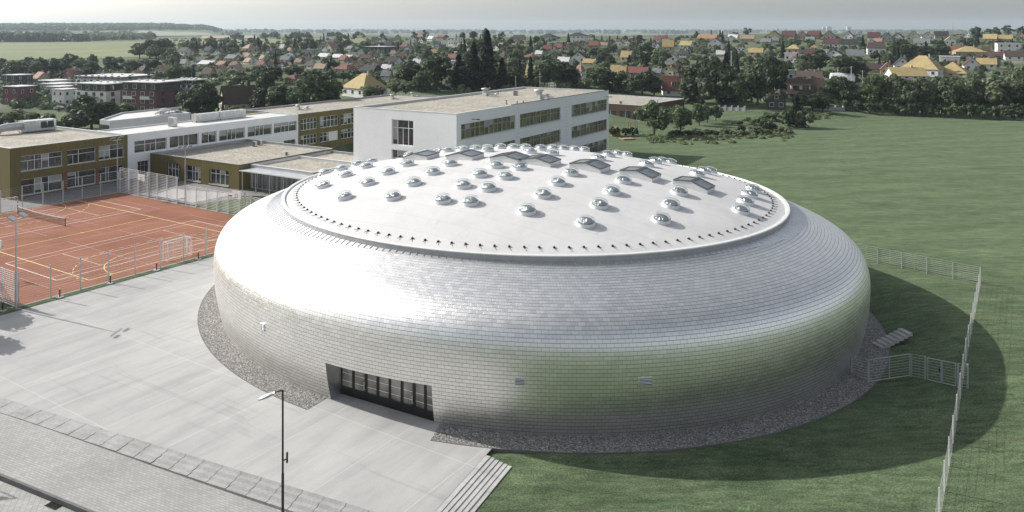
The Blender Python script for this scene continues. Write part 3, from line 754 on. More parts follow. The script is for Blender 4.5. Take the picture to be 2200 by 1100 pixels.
kb = lambda u: -drop(u) - .04
mb = MB(); strip(mb, -5.86, -6.02, kb, kb); strip(mb, -6.02, -6.021, kb, lambda u: kb(u) - .4)
struct('kerb', mb, M['kerb_dark'], 'concrete kerb between the paved walk and the street')
mb = MB(); strip(mb, -6.03, -40., lambda u: kb(u) - .3, lambda u: kb(u) - .3)
struct('street', mb, M['pavers_road'], 'grey block paved street in the front corner')
# side steps down to the grass
st = thing('side_steps', 'flight of pale concrete steps from the plaza down to the meadow', 'steps')
NSD = 6
for k in range(NSD):
    z = .012 - .04 * k; mb = MB(); w0, w1 = PLR + .02 + k * .3, PLR + .02 + (k + 1) * .3 - .012
    b = -12.
    top = 7.6 - .03 * k
    while b < top:
        e = min(b + 1.5 - .018, top); jz = random.uniform(-.006, .006)
        q = [ef(u, v, zz) for zz in (-1.3, z + jz) for u, v in ((w0, b), (w1 + .012, b), (w1 + .012, e), (w0, e))]
        mb.add(q, [(4, 5, 6, 7), (0, 1, 5, 4), (1, 2, 6, 5), (2, 3, 7, 6), (3, 0, 4, 7)]); b += 1.5
    mb.build('step', M['concrete_step'], st)
# drain grate in the street
gp = G(126, 1078, -.55); e1, e2 = to_ef(gp.x, gp.y); zg = kb(e1) - .3 + .01
gr = thing('drain_grate', 'black slotted drain grate in the paved street by the kerb', 'drain grate', ef(e1, e2, zg), R(-24.6))
mb = MB(); mb.box(-.45, .45, -.55, .55, 0, .01); mb.build('frame', M['black'], gr)
mb = MB()
for k in range(9): mb.box(-.42 + k * .1, -.38 + k * .1, -.5, .5, .011, .03)
mb.build('bar', M['steel_dark'], gr)
# school yard paving and lawn strip
M['yard'] = pm('yard_paving', (.20, .20, .20), .9, .2, .35, fine=.15, fscale=3)
mb = MB(); mb.poly([crt(-40, CN_ + .25, .008), crt(CA + .6, CN_ + .25, .008), crt(CA + .6, 25, .008), crt(44, 22, .008), sch(52, 12, .008), sch(40, 5.5, .008), sch(24, 4.6, .008), sch(-45, 4, .008)])
struct('school_yard', mb, M['yard'], 'grey paved yard between the school and the court')
M['apron'] = pm('pale_paving', (.40, .40, .39), .9, .12, .5, fine=.1, fscale=3)
mb = MB(); mb.poly([crt(36.8, 26, .016), crt(36.8, 36, .016), crt(41.5, 38, .016), crt(44.5, 26, .016)])
struct('terrace', mb, M['apron'], 'pale terrace beside the low ochre school wing')
M['strip'] = M['grass']
mb = MB(); mb.poly([crt(-40, -1.1, .05), crt(CA + 3, -1.1, .05), crt(CA + 3, -.2, .05), crt(-.25, -.2, .05), crt(-.25, 60, .05), crt(-40, 60, .05)])
o = mb.build('grass_verge', M['grass']); o['kind'] = 'structure'; o['label'] = 'narrow grass verge along the court fence'

# ------------------------------------------------------------------ red sports court
mb = MB(); mb.poly([crt(0, 0, .03), crt(CA, 0, .03), crt(CA, CN_, .03), crt(0, CN_, .03)])
o = struct('sports_court', mb, M['court'], 'red all-weather court with white, yellow and violet lines')
mb = MB()
for (p, q, r_, s_) in (((-.2, -.2), (CA + .2, -.2), (CA + .2, 0), (-.2, 0)), ((CA, 0), (CA + .2, 0), (CA + .2, CN_ + .2), (CA, CN_ + .2)), ((-.2, CN_), (CA, CN_), (CA, CN_ + .2), (-.2, CN_ + .2)), ((-.2, 0), (0, 0), (0, CN_), (-.2, CN_))):
    mb.poly([crt(*p, .075), crt(*q, .075), crt(*r_, .075), crt(*s_, .075)])
    for (m_, n_) in ((p, q), (r_, s_)): mb.quad(crt(*m_, -.3), crt(*n_, -.3), crt(*n_, .075), crt(*m_, .075))
struct('court_kerb', mb, M['concrete'], 'pale concrete edging around the red court')
def line(mb, p, q, w=.07, z=.034):
    p, q = crt(*p), crt(*q); d = (q - p).normalized(); n = Vector((-d.y, d.x, 0)) * w / 2
    mb.quad(*[(v.x, v.y, z) for v in (p - n, q - n, q + n, p + n)])
def rect(mb, a0, a1, n0, n1, w=.07, z=.034):
    line(mb, (a0, n0), (a1, n0), w, z); line(mb, (a0, n1), (a1, n1), w, z); line(mb, (a0, n0 + w / 2), (a0, n1 - w / 2), w, z); line(mb, (a1, n0 + w / 2), (a1, n1 - w / 2), w, z)
CMX, NMX = 18.0, 22.2
y_, w_, v_ = MB(), MB(), MB()
rect(y_, CMX - 10, CMX + 10, NMX - 20, NMX + 20, .11, .034); line(y_, (CMX - 9.96, NMX), (CMX + 9.96, NMX), .1, .034); line(y_, (CMX, NMX - .4), (CMX, NMX - .05), .08, .034); line(y_, (CMX, NMX + .05), (CMX, NMX + .4), .08, .034)
for sg in (-1, 1):
    nb = NMX + sg * 20
    def arc(rad, dash, cx0):
        a = 0
        lo, hi = (R(0), R(90))
        K = 22
        for k in range(K):
            if dash and k % 2: continue
            t0, t1 = hi * k / K, hi * (k + 1) / K
            for s2 in (-1, 1):
                line(y_, (CMX + s2 * (1.5 + rad * math.cos(t0)), nb - sg * (rad * math.sin(t0) + .05)), (CMX + s2 * (1.5 + rad * math.cos(t1)), nb - sg * (rad * math.sin(t1) + .05)), .08, .034)
        if dash:
            for k in range(3): line(y_, (CMX - 1.4 + k, nb - sg * (rad + .05)), (CMX - .9 + k, nb - sg * (rad + .05)), .08, .034)
        else: line(y_, (CMX - 1.5, nb - sg * (rad + .05)), (CMX + 1.5, nb - sg * (rad + .05)), .08, .034)
    arc(6., False, 0); arc(9., True, 0)
    nc = NMX + sg * 11.7
    rect(w_, CMX - 11.885, CMX + 11.885, nc - 5.485, nc + 5.485, .1, .038)
    for q in (-4.115, 4.115): line(w_, (CMX - 11.8, nc + q), (CMX + 11.8, nc + q), .06, .038)
    for q in (-6.4, 6.4): line(w_, (CMX + q, nc - 4.05), (CMX + q, nc + 4.05), .06, .038)
    line(w_, (CMX - 6.35, nc), (CMX + 6.35, nc), .06, .038)
    rect(v_, CMX - 13.6, CMX + 13.6, nc - 7.5, nc + 8.9, .06, .042)
    for q in (-3.3, 3.3): line(v_, (CMX + q, nc - 9.6), (CMX + q, nc + 8.8), .06, .042)
for nm, m_, mt in (('yellow_marking', y_, 'line_yellow'), ('white_marking', w_, 'line_white'), ('violet_marking', v_, 'line_violet')):
    oo = m_.build(nm, M[mt], o)

# ------------------------------------------------------------------ fences
def fence(name, label, path, posts, h, rails, wire=.022, mat='steel', pw=.1, zfn=None, group=None, skip=()):
    """posts: list of world points in order; a wire panel hangs in each bay"""
    t = thing(name, label, 'fence', posts[0], 0, group); o = Vector(posts[0])
    mb = MB(); mb.box(-pw / 2, pw / 2, -pw / 2, pw / 2, 0, h); pm_ = None
    P = [Vector(p) - o for p in posts]
    for p in P:
        if pm_ is None: x = mb.build('post', M[mat], t); pm_ = x.data
        else: x = link('post', pm_, t)
        x.location = p; x.rotation_euler = (0, 0, math.atan2(P[-1].y - P[0].y, P[-1].x - P[0].x))
    for i in range(len(P) - 1):
        if i in skip: continue
        mb = MB(); d = (P[i + 1] - P[i]); d.z = 0; d.normalize(); n = Vector((-d.y, d.x, 0)) * (pw / 2 + wire)
        for k in range(rails):
            z = Vector((0, 0, .08 + (h - .1) * k / (rails - 1))); mb.bar(P[i] + z + n, P[i + 1] + z + n, wire)
        L = (P[i + 1] - P[i]).length; nv = max(2, int(L / 1.1))
        for k in range(1, nv if mat == 'steel' else 1):
            q = P[i].lerp(P[i + 1], k / nv) + n * 1.8; mb.bar(q + Vector((0, 0, .05)), q + Vector((0, 0, h)), wire * .4)
        mb.build('wire_panel', M[mat], t)
    return t
def pts(p0, p1, n, zf=None):
    out = []
    for i in range(n + 1):
        p = Vector(p0).lerp(Vector(p1), i / n); p.z = zf(p.x, p.y) if zf else p0[2]; out.append(p)
    return out
fence('court_fence', 'tall wire fence along the front of the red court beside the plaza', None, pts(crt(.1, -.1, .05), crt(CA, -.1, .05), 12), 3.25, 15, .013)
fence('court_fence', 'tall wire fence along the back of the red court before the ochre wing', None, pts(crt(0, CN_ + .1, .05), crt(CA, CN_ + .1, .05), 12), 3.3, 13, .014)
fence('court_fence', 'white slatted end fence at the left of the red court behind the floodlight', None, pts(crt(-.1, .1, .05), crt(-.1, 21, .05), 8), 3.3, 17, .05, 'steel_white')
fence('court_fence', 'white slatted end fence behind the far basketball board', None, pts(crt(CA + .1, 42.4, .05), crt(CA + .1, 27.2, .05), 6), 4.0, 17, .05, 'steel_white')
fence('court_fence', 'white slatted end fence behind the near basketball board', None, pts(crt(CA + .1, 25.0, .05), crt(CA + .1, 0.4, .05), 10), 3.0, 14, .045, 'steel_white')
# meadow fence right of the hall, with gates
zT = lambda x, y: T(x, y)
fc = hit(2106, 611); fa = hit(1836, 556); fb_ = hit(2022, 1092)
dv = (fb_ - fc); fend = fc + dv * 1.0
fence('meadow_fence', 'pale wire fence running from behind the hall across the meadow', None, pts(fa, fc, 5, zT), 1.7, 9, .024)
fence('meadow_fence', 'long pale fence running down the right side of the meadow towards the viewer', None, pts(fc, fc + dv * 1.25, 17, zT), 1.75, 7, .007, 'steel_white', .06)
def gate(name, label, p, q, h, panels=1, handle=False):
    t = thing(name, label, 'gate', p); d = Vector(q) - Vector(p); L = d.length; d.normalize()
    mb = MB(); w = .05
    Z = Vector((0, 0, 1))
    for z in (.12, h): mb.bar(Z * z, d * L + Z * z, w)
    xs = [0, L] + [L * k / panels for k in range(1, panels)]
    for x in xs: mb.bar(d * x + Z * .12, d * x + Z * h, w)
    mb.build('gate_frame', M['steel'], t)
    mb = MB()
    for k in range(1, 8): mb.bar(Z * (.12 + (h - .12) * k / 8), d * L + Z * (.12 + (h - .12) * k / 8), .016)
    mb.build('wire_mesh', M['steel'], t)
    if handle:
        mb = MB(); c = d * (L - .1) + Z * 1.0; mb.bar(c - Z * .12, c + Z * .12, .09); mb.bar(c, c + Vector((-d.y, d.x, 0)) * -.15, .04); mb.build('lock', M['steel_dark'], t)
    return t
p1, p2, p3, p4, p5, p6, p7 = [hit(*c) for c in ((1829, 812), (1865, 823), (1954, 810), (1988, 816), (1993, 819), (2051, 832), (2058, 833))]
fence('meadow_fence', 'short wire fence panel between the hall wall and the open gate', None, [p1, p2], 1.72, 9, .02)
gate('open_gate', 'wide steel gate leaf standing open over the gravel edge', p2 + Vector((.08, 0, 0)), p3, 1.72, 2)
fence('meadow_fence', 'short wire fence panel between the open gate and the double gate', None, [p3 + Vector((.12, 0, 0)), p4], 1.72, 9, .02)
m_ = p5.lerp(p6, .5)
gate('small_gate', 'left leaf of the closed double steel gate in the meadow', p5, m_, 1.72, 1, True)
gate('small_gate', 'right leaf of the closed double steel gate in the meadow', m_ + (p6 - p5).normalized() * .07, p6 + (p6 - p5).normalized() * .07, 1.72, 1)
pe = hit(2079, 834)
fence('meadow_fence', 'last short wire panel between the double gate and the long pale fence', None, [p7, pe], 1.72, 9, .02)
P_ = [(98, 264), (216, 260), (206, 242), (108, 240)]
mb = MB(); mb.poly([hit(*q, 195) + Vector((0, 0, .12)) for q in P_])
struct('parking_lot', mb, M['apron'], 'pale parking area below the apartment blocks') if False else None
# small stair up the bank
sa, sb = G(1893, 750, 0.), G(1960, 741, 0.)
dS = (sb - sa); dS.z = 0; LS = dS.length; dS.normalize(); nS = Vector((-dS.y, dS.x, 0))
t = thing('bank_stair', 'small flight of seven pale concrete steps up the grass bank by the gravel', 'stair', sa)
for k in range(7):
    mb = MB(); w = LS / 7; z = .14 + .14 * k; a = dS * (w * k); b = dS * (w * (k + 1) + .03)
    q = [v + Vector((0, 0, zz)) for zz in (z - .26, z) for v in (a, b, b + nS * 1.15, a + nS * 1.15)]
    mb.add(q, [(0, 1, 2, 3), (4, 5, 6, 7), (0, 1, 5, 4), (1, 2, 6, 5), (2, 3, 7, 6), (3, 0, 4, 7)]); mb.build('step', M['concrete_step'], t)

# ------------------------------------------------------------------ court furniture
def goal(a, n, rot, label, nm='line_white'):
    t = thing('football_goal', label, 'goal', crt(a, n, .03), rot)
    mb = MB(); s = .08
    mb.box(-1.54, -1.46, -s / 2, s / 2, 0, 2.08); mb.build('goal_post', M['board_white'], t)
    mb = MB(); mb.box(1.46, 1.54, -s / 2, s / 2, 0, 2.08); mb.build('goal_post', M['board_white'], t)
    mb = MB(); mb.box(-1.46, 1.46, -s / 2, s / 2, 2.0, 2.08); mb.build('crossbar', M['board_white'], t)
    mb = MB()
    for x in (-1.5, 1.5):
        mb.bar((x, 0, 2.04), (x, -.8, 2.0), .04); mb.bar((x, -.8, 2.0), (x, -1.0, .03), .04); mb.bar((x, 0, .03), (x, -1., .03), .04)
    mb.bar((-1.5, -1., .03), (1.5, -1., .03), .04); mb.bar((-1.5, -.8, 2.), (1.5, -.8, 2.), .03)
    mb.build('goal_frame', M['board_white'], t)
    mb = MB(); st_ = .1
    k = -1.4
    while k < 1.45: mb.bar((k, -.8, 2.), (k, -1., .05), .012); mb.bar((k, -.02, 2.04), (k, -.8, 2.), .012); k += .2
    z = .2
    while z < 2: mb.bar((-1.5, -1 + .1 * z, z), (1.5, -1 + .1 * z, z), .012); [mb.bar((x, 0, z), (x, -1 + .1 * z, z), .012) for x in (-1.5, 1.5)]; z += .2
    mb.build('net', M['board_white'], t); return t
goal(CMX, 2.3, R(57), 'white handball goal with net standing by the plaza-side fence of the court')
t = goal(CMX, NMX + 20.1, R(57 + 180), 'red and white handball goal at the far end of the red court')
for o in t.children:
    if o.name.startswith(('goal_post', 'crossbar')):
        o.data.materials.append(M['red_white'])
        o.data.materials[0] = M['board_white']
        # red bands as rings slightly proud of the bar
        mb = MB()
        if o.name.startswith('goal_post'):
            x = -1.5 if o.data.vertices[0].co.x < 0 else 1.5
            for k in range(4): mb.box(x - .045, x + .045, -.045, .045, .2 + k * .5, .42 + k * .5)
        else:
            for k in range(6): mb.box(-1.3 + k * .5, -1.06 + k * .5, -.045, .045, 1.995, 2.085)
        mb.build('red_band', M['red_white'], o)
def tennis(nc, label):
    t = thing('tennis_net', label, 'net', crt(CMX + .6, nc, .03), math.atan2(CNv[1], CNv[0]))
    for s in (-1, 1):
        mb = MB(); mb.tube([(s * 6.4, 0, 0), (s * 6.4, 0, 1.12)], .05, 8); mb.build('post', M['steel_dark'], t)
    m, nt, b = node_mat('net_mesh'); outn = nt.nodes['Material Output']
    tr = N(nt, 'ShaderNodeBsdfTransparent'); mx = N(nt, 'ShaderNodeMixShader'); mx.inputs[0].default_value = .42
    b.inputs['Base Color'].default_value = (.03, .028, .027, 1); nt.links.new(tr.outputs[0], mx.inputs[1]); nt.links.new(b.outputs[0], mx.inputs[2]); nt.links.new(mx.outputs[0], outn.inputs[0])
    mb = MB(); K = 24
    sag = lambda x: .914 + .15 * (x / 6.4) ** 2
    for k in range(K):
        x0, x1 = -6.35 + 12.7 * k / K, -6.35 + 12.7 * (k + 1) / K; mb.quad((x0, 0, .04), (x1, 0, .04), (x1, 0, sag(x1)), (x0, 0, sag(x0)))
    mb.build('net', m, t); mb = MB()
    for k in range(K):
        x0, x1 = -6.35 + 12.7 * k / K, -6.35 + 12.7 * (k + 1) / K; mb.bar((x0, 0, sag(x0)), (x1, 0, sag(x1)), .05, 0, .09)
    mb.build('headband', M['board_white'], t)
tennis(NMX + 11.7, 'low dark tennis net with white headband across the red court')
def hoop(a, n, face, label):
    t = thing('basketball_hoop', label, 'basketball hoop', crt(a, n, .03), face)   # local -y faces the court
    mb = MB(); mb.box(-.08, .08, 1.3, 1.46, 0, 3.6); mb.bar((0, 1.38, 3.5), (0, .1, 3.5), .09); mb.bar((0, 1.38, 2.6), (0, .1, 3.2), .07); mb.bar((-.4, .08, 3.1), (.4, .08, 3.1), .05); mb.build('stand', M['steel'], t)
    mb = MB(); mb.box(-.9, .9, 0, .05, 2.9, 3.95); bd = mb.build('backboard', M['board_white'], t)
    mb = MB(); y = -.006
    for x0, x1, z0, z1 in ((-.3, -.25, 3.05, 3.5), (.25, .3, 3.05, 3.5), (-.25, .25, 3.45, 3.5), (-.25, .25, 3.05, 3.1)): mb.box(x0, x1, y, 0.0, z0, z1)
    mb.build('target_square', M['steel_dark'], bd)
    mb = MB(); mb.tube([(.23 * math.cos(R(k * 30)), -.3 + .23 * math.sin(R(k * 30)), 3.05) for k in range(13)], .02, 6); mb.build('ring', M['steel_dark'], t)
FA = math.atan2(C1v[1], C1v[0]) - math.pi / 2                    # local +y along the court's long axis
hoop(33.6, 34.4, FA, 'white basketball backboard in front of the far slatted fence')
hoop(33.4, 11.4, FA, 'white basketball backboard near the hall, before the near slatted fence')
hoop(3.4, 11.6, FA + math.pi, 'white basketball backboard at the left picture edge seen from behind')
hoop(3.4, 34.4, FA + math.pi, 'white basketball backboard at the far left corner of the court')
def flood(p, h, rz, n, label):
    t = thing('floodlight_mast', label, 'floodlight', p, rz)
    mb = MB(); mb.tube([(0, 0, 0), (0, 0, h)], [.09, .055], 10); mb.build('mast', M['steel'], t)
    mb = MB(); mb.box(-.9, .9, -.04, .04, h, h + .08); mb.build('crossarm', M['steel'], t)
    for k in range(n):
        x = -.75 + 1.5 * k / (n - 1); mb = MB(); ax = Vector((1, 0, 0)); ay = Vector((0, .85, -.5)).normalized(); az = ax.cross(ay)
        mb.obox((x, .18, h + .32), ax, ay, az, .3, .34, .08); hd = mb.build('lamp_head', M['hvac'], t)
        mb = MB(); mb.obox(Vector((x, .18, h + .32)) - az * .085, ax, ay, az, .25, .28, .005); mb.build('lens', M['glass_sky'], hd)
flood(crt(-.35, -.55, .0), 8.35, FA + R(-60), 2, 'tall floodlight mast with two lamps at the front corner of the red court')
flood(crt(CA + .6, 25.9, 0), 8.4, FA + R(75), 3, 'floodlight mast with three lamps before the low ochre wing')
flood(crt(CA + .2, CN_ + .7, 0), 8.4, FA + R(100), 2, 'floodlight mast with two lamps at the corner by the white link building')
bol = thing('bollard_light', 'x', 'bollard', (0, 0, 0))
mb = MB(); mb.tube([(0, 0, 0), (0, 0, .8)], .065, 10); b1 = mb.build('body', M['steel_dark'], bol); mb = MB(); mb.tube([(0, 0, .801), (0, 0, .84)], .075, 10); b2 = mb.build('cap', M['steel'], bol)
mb = MB(); mb.box(-.28, .28, -.28, .28, .0, .06); b3 = mb.build('base', M['concrete'], bol); KIDS[bol.name] = [b1, b2, b3]
for i, (px, py) in enumerate(((128.5, 640), (237, 610), (336.5, 582), (426, 558))):
    o = bol if i == 0 else copy_tree(bol); p = G(px, py); o.location = (p.x, p.y, .05)
    tag(o, 'black bollard light on the verge, %s from left along the front court fence' % ordinal(i), 'bollard', 'bollard lights along the court fence')
o = copy_tree(bol); p = G(6, 669); o.location = (p.x, p.y, .05); tag(o, 'black bollard light alone on the grass left of the court', 'bollard', 'bollard lights along the court fence')
# street lamps
def street_lamp(p, h, rz, label):
    t = thing('street_lamp', label, 'street lamp', p, rz)
    mb = MB(); mb.tube([(0, 0, 0), (0, 0, h * .55), (0, 0, h * .55), (0, 0, h)], [.07, .065, .05, .045], 12); mb.build('pole', M['steel_dark'], t)
    mb = MB(); mb.tube([(0, 0, h - .05), (-.12, 0, h - .01), (-.5, 0, h - .12)], .04, 8); mb.build('arm', M['steel_dark'], t)
    mb = MB(); prof = []
    for i in range(9):
        u = i / 8; w = .17 * math.sin(math.pi * min(1, .12 + u * .9)) ** .6 + .02; prof.append((-.38 - u * .75, w, .05 + .04 * math.sin(math.pi * u), h - .1 - u * .26))
    n = 10
    for x, w, th, z in prof:
        for k in range(n):
            a = 2 * math.pi * k / n; mb.v.append((x, w * math.cos(a), z + th * math.sin(a) * (1.2 if math.sin(a) > 0 else .7)))
    for i in range(8):
        for k in range(n): mb.f.append([i * n + k, i * n + (k + 1) % n, (i + 1) * n + (k + 1) % n, (i + 1) * n + k]); mb.mi.append(0)
    mb.f.append(list(range(n))); mb.f.append([8 * n + k for k in range(n)]); mb.mi += [0, 0]
    mb.build('lamp_head', M['steel'], t, True)
    mb = MB(); mb.bar((0, 0, h * .62), (.2, .1, h * .62), .05); mb.bar((.2, .1, h * .6), (.2, .1, h * .655), .09); mb.build('bracket', M['steel_dark'], t)
LH = 8.6
pl = G(607.5, 838, LH); street_lamp((pl.x, pl.y, -.4), LH + .4, R(14), 'dark street lamp with grey teardrop head in the foreground plaza')
street_lamp((-40.6, 50.2, -.4), 8.4, R(14), 'dark street lamp off the left edge whose shadow falls on the paved street')
# ------------------------------------------------------------------ school buildings (local x = t, local y = s)
def bldg(name, label, cat, t0, t1, s0, s1, z0, z1, wallmat, roofmat='gravel_roof', copemat='coping', cw=.38, par=.35, openings=None, depth=.22, rev=None, frame='frame_white', origin=None, rz=None, gmat='glass', loc=None):
    th = thing(name, label, cat, loc or (ORI[0], ORI[1], 0), R(SROT) if rz is None else rz)
    openings = openings or {}
    mb = MB()
    sides = {'front': ((t0, s0), (1, 0), t1 - t0, (0, -1)), 'back': ((t0, s1), (1, 0), t1 - t0, (0, 1)),
             'right': ((t1, s0), (0, 1), s1 - s0, (1, 0)), 'left': ((t0, s0), (0, 1), s1 - s0, (-1, 0))}
    wins = []
    for sd, (p, d, L, n) in sides.items():
        ops = openings.get(sd, [])
        def P(a, z, o=0., p=p, d=d, n=n): return (p[0] + d[0] * a + n[0] * o, p[1] + d[1] * a + n[1] * o, z)
        base = t0 if d[0] else s0
        ops = [(o[0] - base, o[1] - base) + tuple(o[2:]) for o in ops]
        xs = sorted({0., L, *[o[0] for o in ops], *[o[1] for o in ops]}); zs = sorted({z0, z1, *[o[2] for o in ops], *[o[3] for o in ops]})
        for i in range(len(xs) - 1):
            for j in range(len(zs) - 1):
                cx, cz = (xs[i] + xs[i + 1]) / 2, (zs[j] + zs[j + 1]) / 2
                if any(o[0] < cx < o[1] and o[2] < cz < o[3] for o in ops): continue
                mb.quad(P(xs[i], zs[j]), P(xs[i + 1], zs[j]), P(xs[i + 1], zs[j + 1]), P(xs[i], zs[j + 1]))
        for o in ops:
            a, b, za, zb = o[:4]
            mb.quad(P(a, za), P(a, zb), P(a, zb, -depth), P(a, za, -depth)); mb.quad(P(b, za), P(b, zb), P(b, zb, -depth), P(b, za, -depth))
            mb.quad(P(a, za), P(b, za), P(b, za, -depth), P(a, za, -depth)); mb.quad(P(a, zb), P(b, zb), P(b, zb, -depth), P(a, zb, -depth))
            wins.append((P, o))
    mb.build('wall', M[wallmat], th)
    for P, o in wins:
        a, b, za, zb = o[:4]; opt = o[4] if len(o) > 4 else {}
        fm = opt.get('frame', frame); gm = opt.get('glass', gmat); cols = opt.get('cols', 3); tr = opt.get('tr', .62); fw = opt.get('fw', .07)
        def fbx(x0, x1, y0, y1, mb, o0=-depth + .02, o1=-depth + .09):
            q = [P(x0, y0, o0), P(x1, y0, o0), P(x1, y1, o0), P(x0, y1, o0), P(x0, y0, o1), P(x1, y0, o1), P(x1, y1, o1), P(x0, y1, o1)]
            mb.add(q, [(0, 1, 2, 3), (4, 5, 6, 7), (0, 1, 5, 4), (1, 2, 6, 5), (2, 3, 7, 6), (3, 0, 4, 7)])
        mb = MB()
        fbx(a, a + fw, za, zb, mb); fbx(b - fw, b, za, zb, mb); fbx(a + fw, b - fw, za, za + fw, mb); fbx(a + fw, b - fw, zb - fw, zb, mb)
        xs = opt.get('xs') or [k / cols for k in range(1, cols)]
        wd = opt.get('wide', ())
        ex = [a + fw] + [a + (b - a) * x for x in xs] + [b - fw]
        for k, x in enumerate(xs):
            w = .11 if k in wd else fw * .5
            fbx(a + (b - a) * x - w, a + (b - a) * x + w, za + fw, zb - fw, mb, -depth + .022, -depth + .11)
        zt = za + (zb - za) * tr
        if tr: fbx(a + fw, b - fw, zt - fw * .45, zt + fw * .45, mb, -depth + .021, -depth + .10)
        for k in opt.get('split', ()):                            # narrow casement bars under the transom
            x = (ex[k] + ex[k + 1]) / 2; fbx(x - fw * .4, x + fw * .4, za + fw, (zt if tr else zb) - fw * .45, mb, -depth + .023, -depth + .105)
        fr = mb.build('window' if not opt.get('door') else 'glazed_door', M[fm], th)
        mb = MB(); mb.quad(P(a, za, -depth + .03), P(b, za, -depth + .03), P(b, zb, -depth + .03), P(a, zb, -depth + .03)); mb.build('pane', M[gm], fr)
        if not opt.get('blind') and not opt.get('door') and b - a > 4 and tr:
            k = len(ex) - 1; opt = dict(opt); opt['blind'] = [((ex[q] - a) / (b - a), (ex[q + 1] - a) / (b - a), random.choice((.25, .36, .5, .8))) for q in range(k) if random.random() < .22]
        if opt.get('blind'):
            for x0, x1, f_ in opt['blind']:
                mb = MB(); fbx(a + (b - a) * x0, a + (b - a) * x1, zb - (zb - za) * f_, zb - fw, mb, -depth + .034, -depth + .04); mb.build('blind', M['blind'], fr)
        if opt.get('sill', True):
            mb = MB(); q = []; fbx(a - .05, b + .05, za - .06, za - .002, mb, .0, .14); mb.build('sill', M['coping'], fr)
        for x0, x1, y0, y1 in opt.get('panel', ()):
            mb = MB(); fbx(a + (b - a) * x0, a + (b - a) * x1, za + (zb - za) * y0, za + (zb - za) * y1, mb, -depth + .112, -depth + .125); mb.build('panel', M['board_white'], fr)
    zr = z1 - par
    mb = MB(); mb.quad((t0 + cw, s0 + cw, zr), (t1 - cw, s0 + cw, zr), (t1 - cw, s1 - cw, zr), (t0 + cw, s1 - cw, zr)); mb.build('roof', M[roofmat], th)
    mb = MB()
    x0, x1, y0, y1 = t0 + cw - .03, t1 - cw + .03, s0 + cw - .03, s1 - cw + .03
    for a, b in (((x0, y0), (x1, y0)), ((x1, y0), (x1, y1)), ((x1, y1), (x0, y1)), ((x0, y1), (x0, y0))): mb.quad((*a, zr - .1), (*b, zr - .1), (*b, z1), (*a, z1))
    o = .04
    for bx in ((t0 - o, t1 + o, s0 - o, s0 + cw), (t0 - o, t1 + o, s1 - cw, s1 + o), (t0 - o, t0 + cw, s0 + cw, s1 - cw), (t1 - cw, t1 + o, s0 + cw, s1 - cw)): mb.box(*bx, z1, z1 + .07)
    mb.build('parapet', M[copemat], th)
    return th
def rep(spans, rows, **kw): return [(a, b, z0, z1, kw) for a, b in spans for z0, z1 in rows]

# three-storey white block
bands = [(18.6, 35.0), (36.5, 51.7), (56.3, 73.0)]
rows3 = [(9.05, 11.45), (4.8, 7.15), (.5, 2.9)]
ops = {'right': [], 'front': []}
for a, b in bands:
    for z0, z1 in rows3:
        ops['right'].append((a, b, z0, z1, dict(frame='frame_grey', glass='glass_ochre', xs=[k / 12 for k in range(1, 12)], wide=(2, 5, 8), tr=.62, split=(), fw=.09)))
for z0, z1 in ((7.5, 11.65), (2.6, 6.7)):
    ops['front'].append((45.4, 49.9, z0, z1, dict(frame='frame_white', cols=3, xs=[.25, .75], tr=.68, split=(1,), fw=.1, sill=False, panel=((0.3, .75, .5, .66),) if z0 < 5 else ())))
wb = bldg('school_block', 'white three-storey school block with long window bands behind the sports hall', 'school building', 37, 58.45, 17.35, 73.8, -4, 13.2, 'white_wall', 'gravel_roof', 'coping', openings=ops, depth=.3)
# rivet-like vents along the piers of the long front
mb = MB()
for s in (36.0, 54.2):
    z = .6
    while z < 12.9: mb.box(58.451, 58.50, s - .04, s + .04, z, z + .1); z += .62
mb.build('wall_vent', M['steel_dark'], wb)
mb = MB()
for k in range(64): s = 34 + k * .62; mb.box(58.1, 58.5, s, s + .2, 13.27, 13.36)
mb.build('roof_edge_clip', M['steel_dark'], wb)
for s in (21.5, 72.2):
    mb = MB(); mb.bar((58.45, s, 12.0), (59.6, s + .2, 12.0), .09); mb.box(59.5, 59.8, s + .05, s + .4, 11.92, 12.08); mb.build('wall_lamp', M['steel_dark'], wb)
# two-storey link
sp = [(1.3, 7.7), (8.25, 14.4), (15.1, 18.5), (19.1, 25.3), (26.0, 32.3), (32.8, 39.2)]
ops = {'right': []}
for i, (a, b) in enumerate(sp):
    n = 3 if b - a > 4 else 2
    ops['right'].append((a, b, 4.4, 6.6, dict(frame='frame_white', xs=[k / n for k in range(1, n)], tr=.0 if i not in (0, 5) else .65, split=(1,) if n == 3 else (), fw=.1, sill=False, blind=((.02, .3, .55), (.68, .98, .4)) if i in (3, 4) else ())))
ops['right'].append((1.9, 4.1, .02, 2.9, dict(frame='frame_grey', cols=3, tr=.72, sill=False, door=True)))
ops['right'].append((35.5, 38.8, .3, 2.6, dict(frame='frame_grey', cols=3, tr=.65)))
bldg('school_link', 'white two-storey link building with a ribbon of tall windows', 'school building', -9.7, 0, .03, 39.58, -4, 7.9, 'white_wall', 'membrane', 'coping', cw=.3, par=.18, openings=ops, depth=.35)
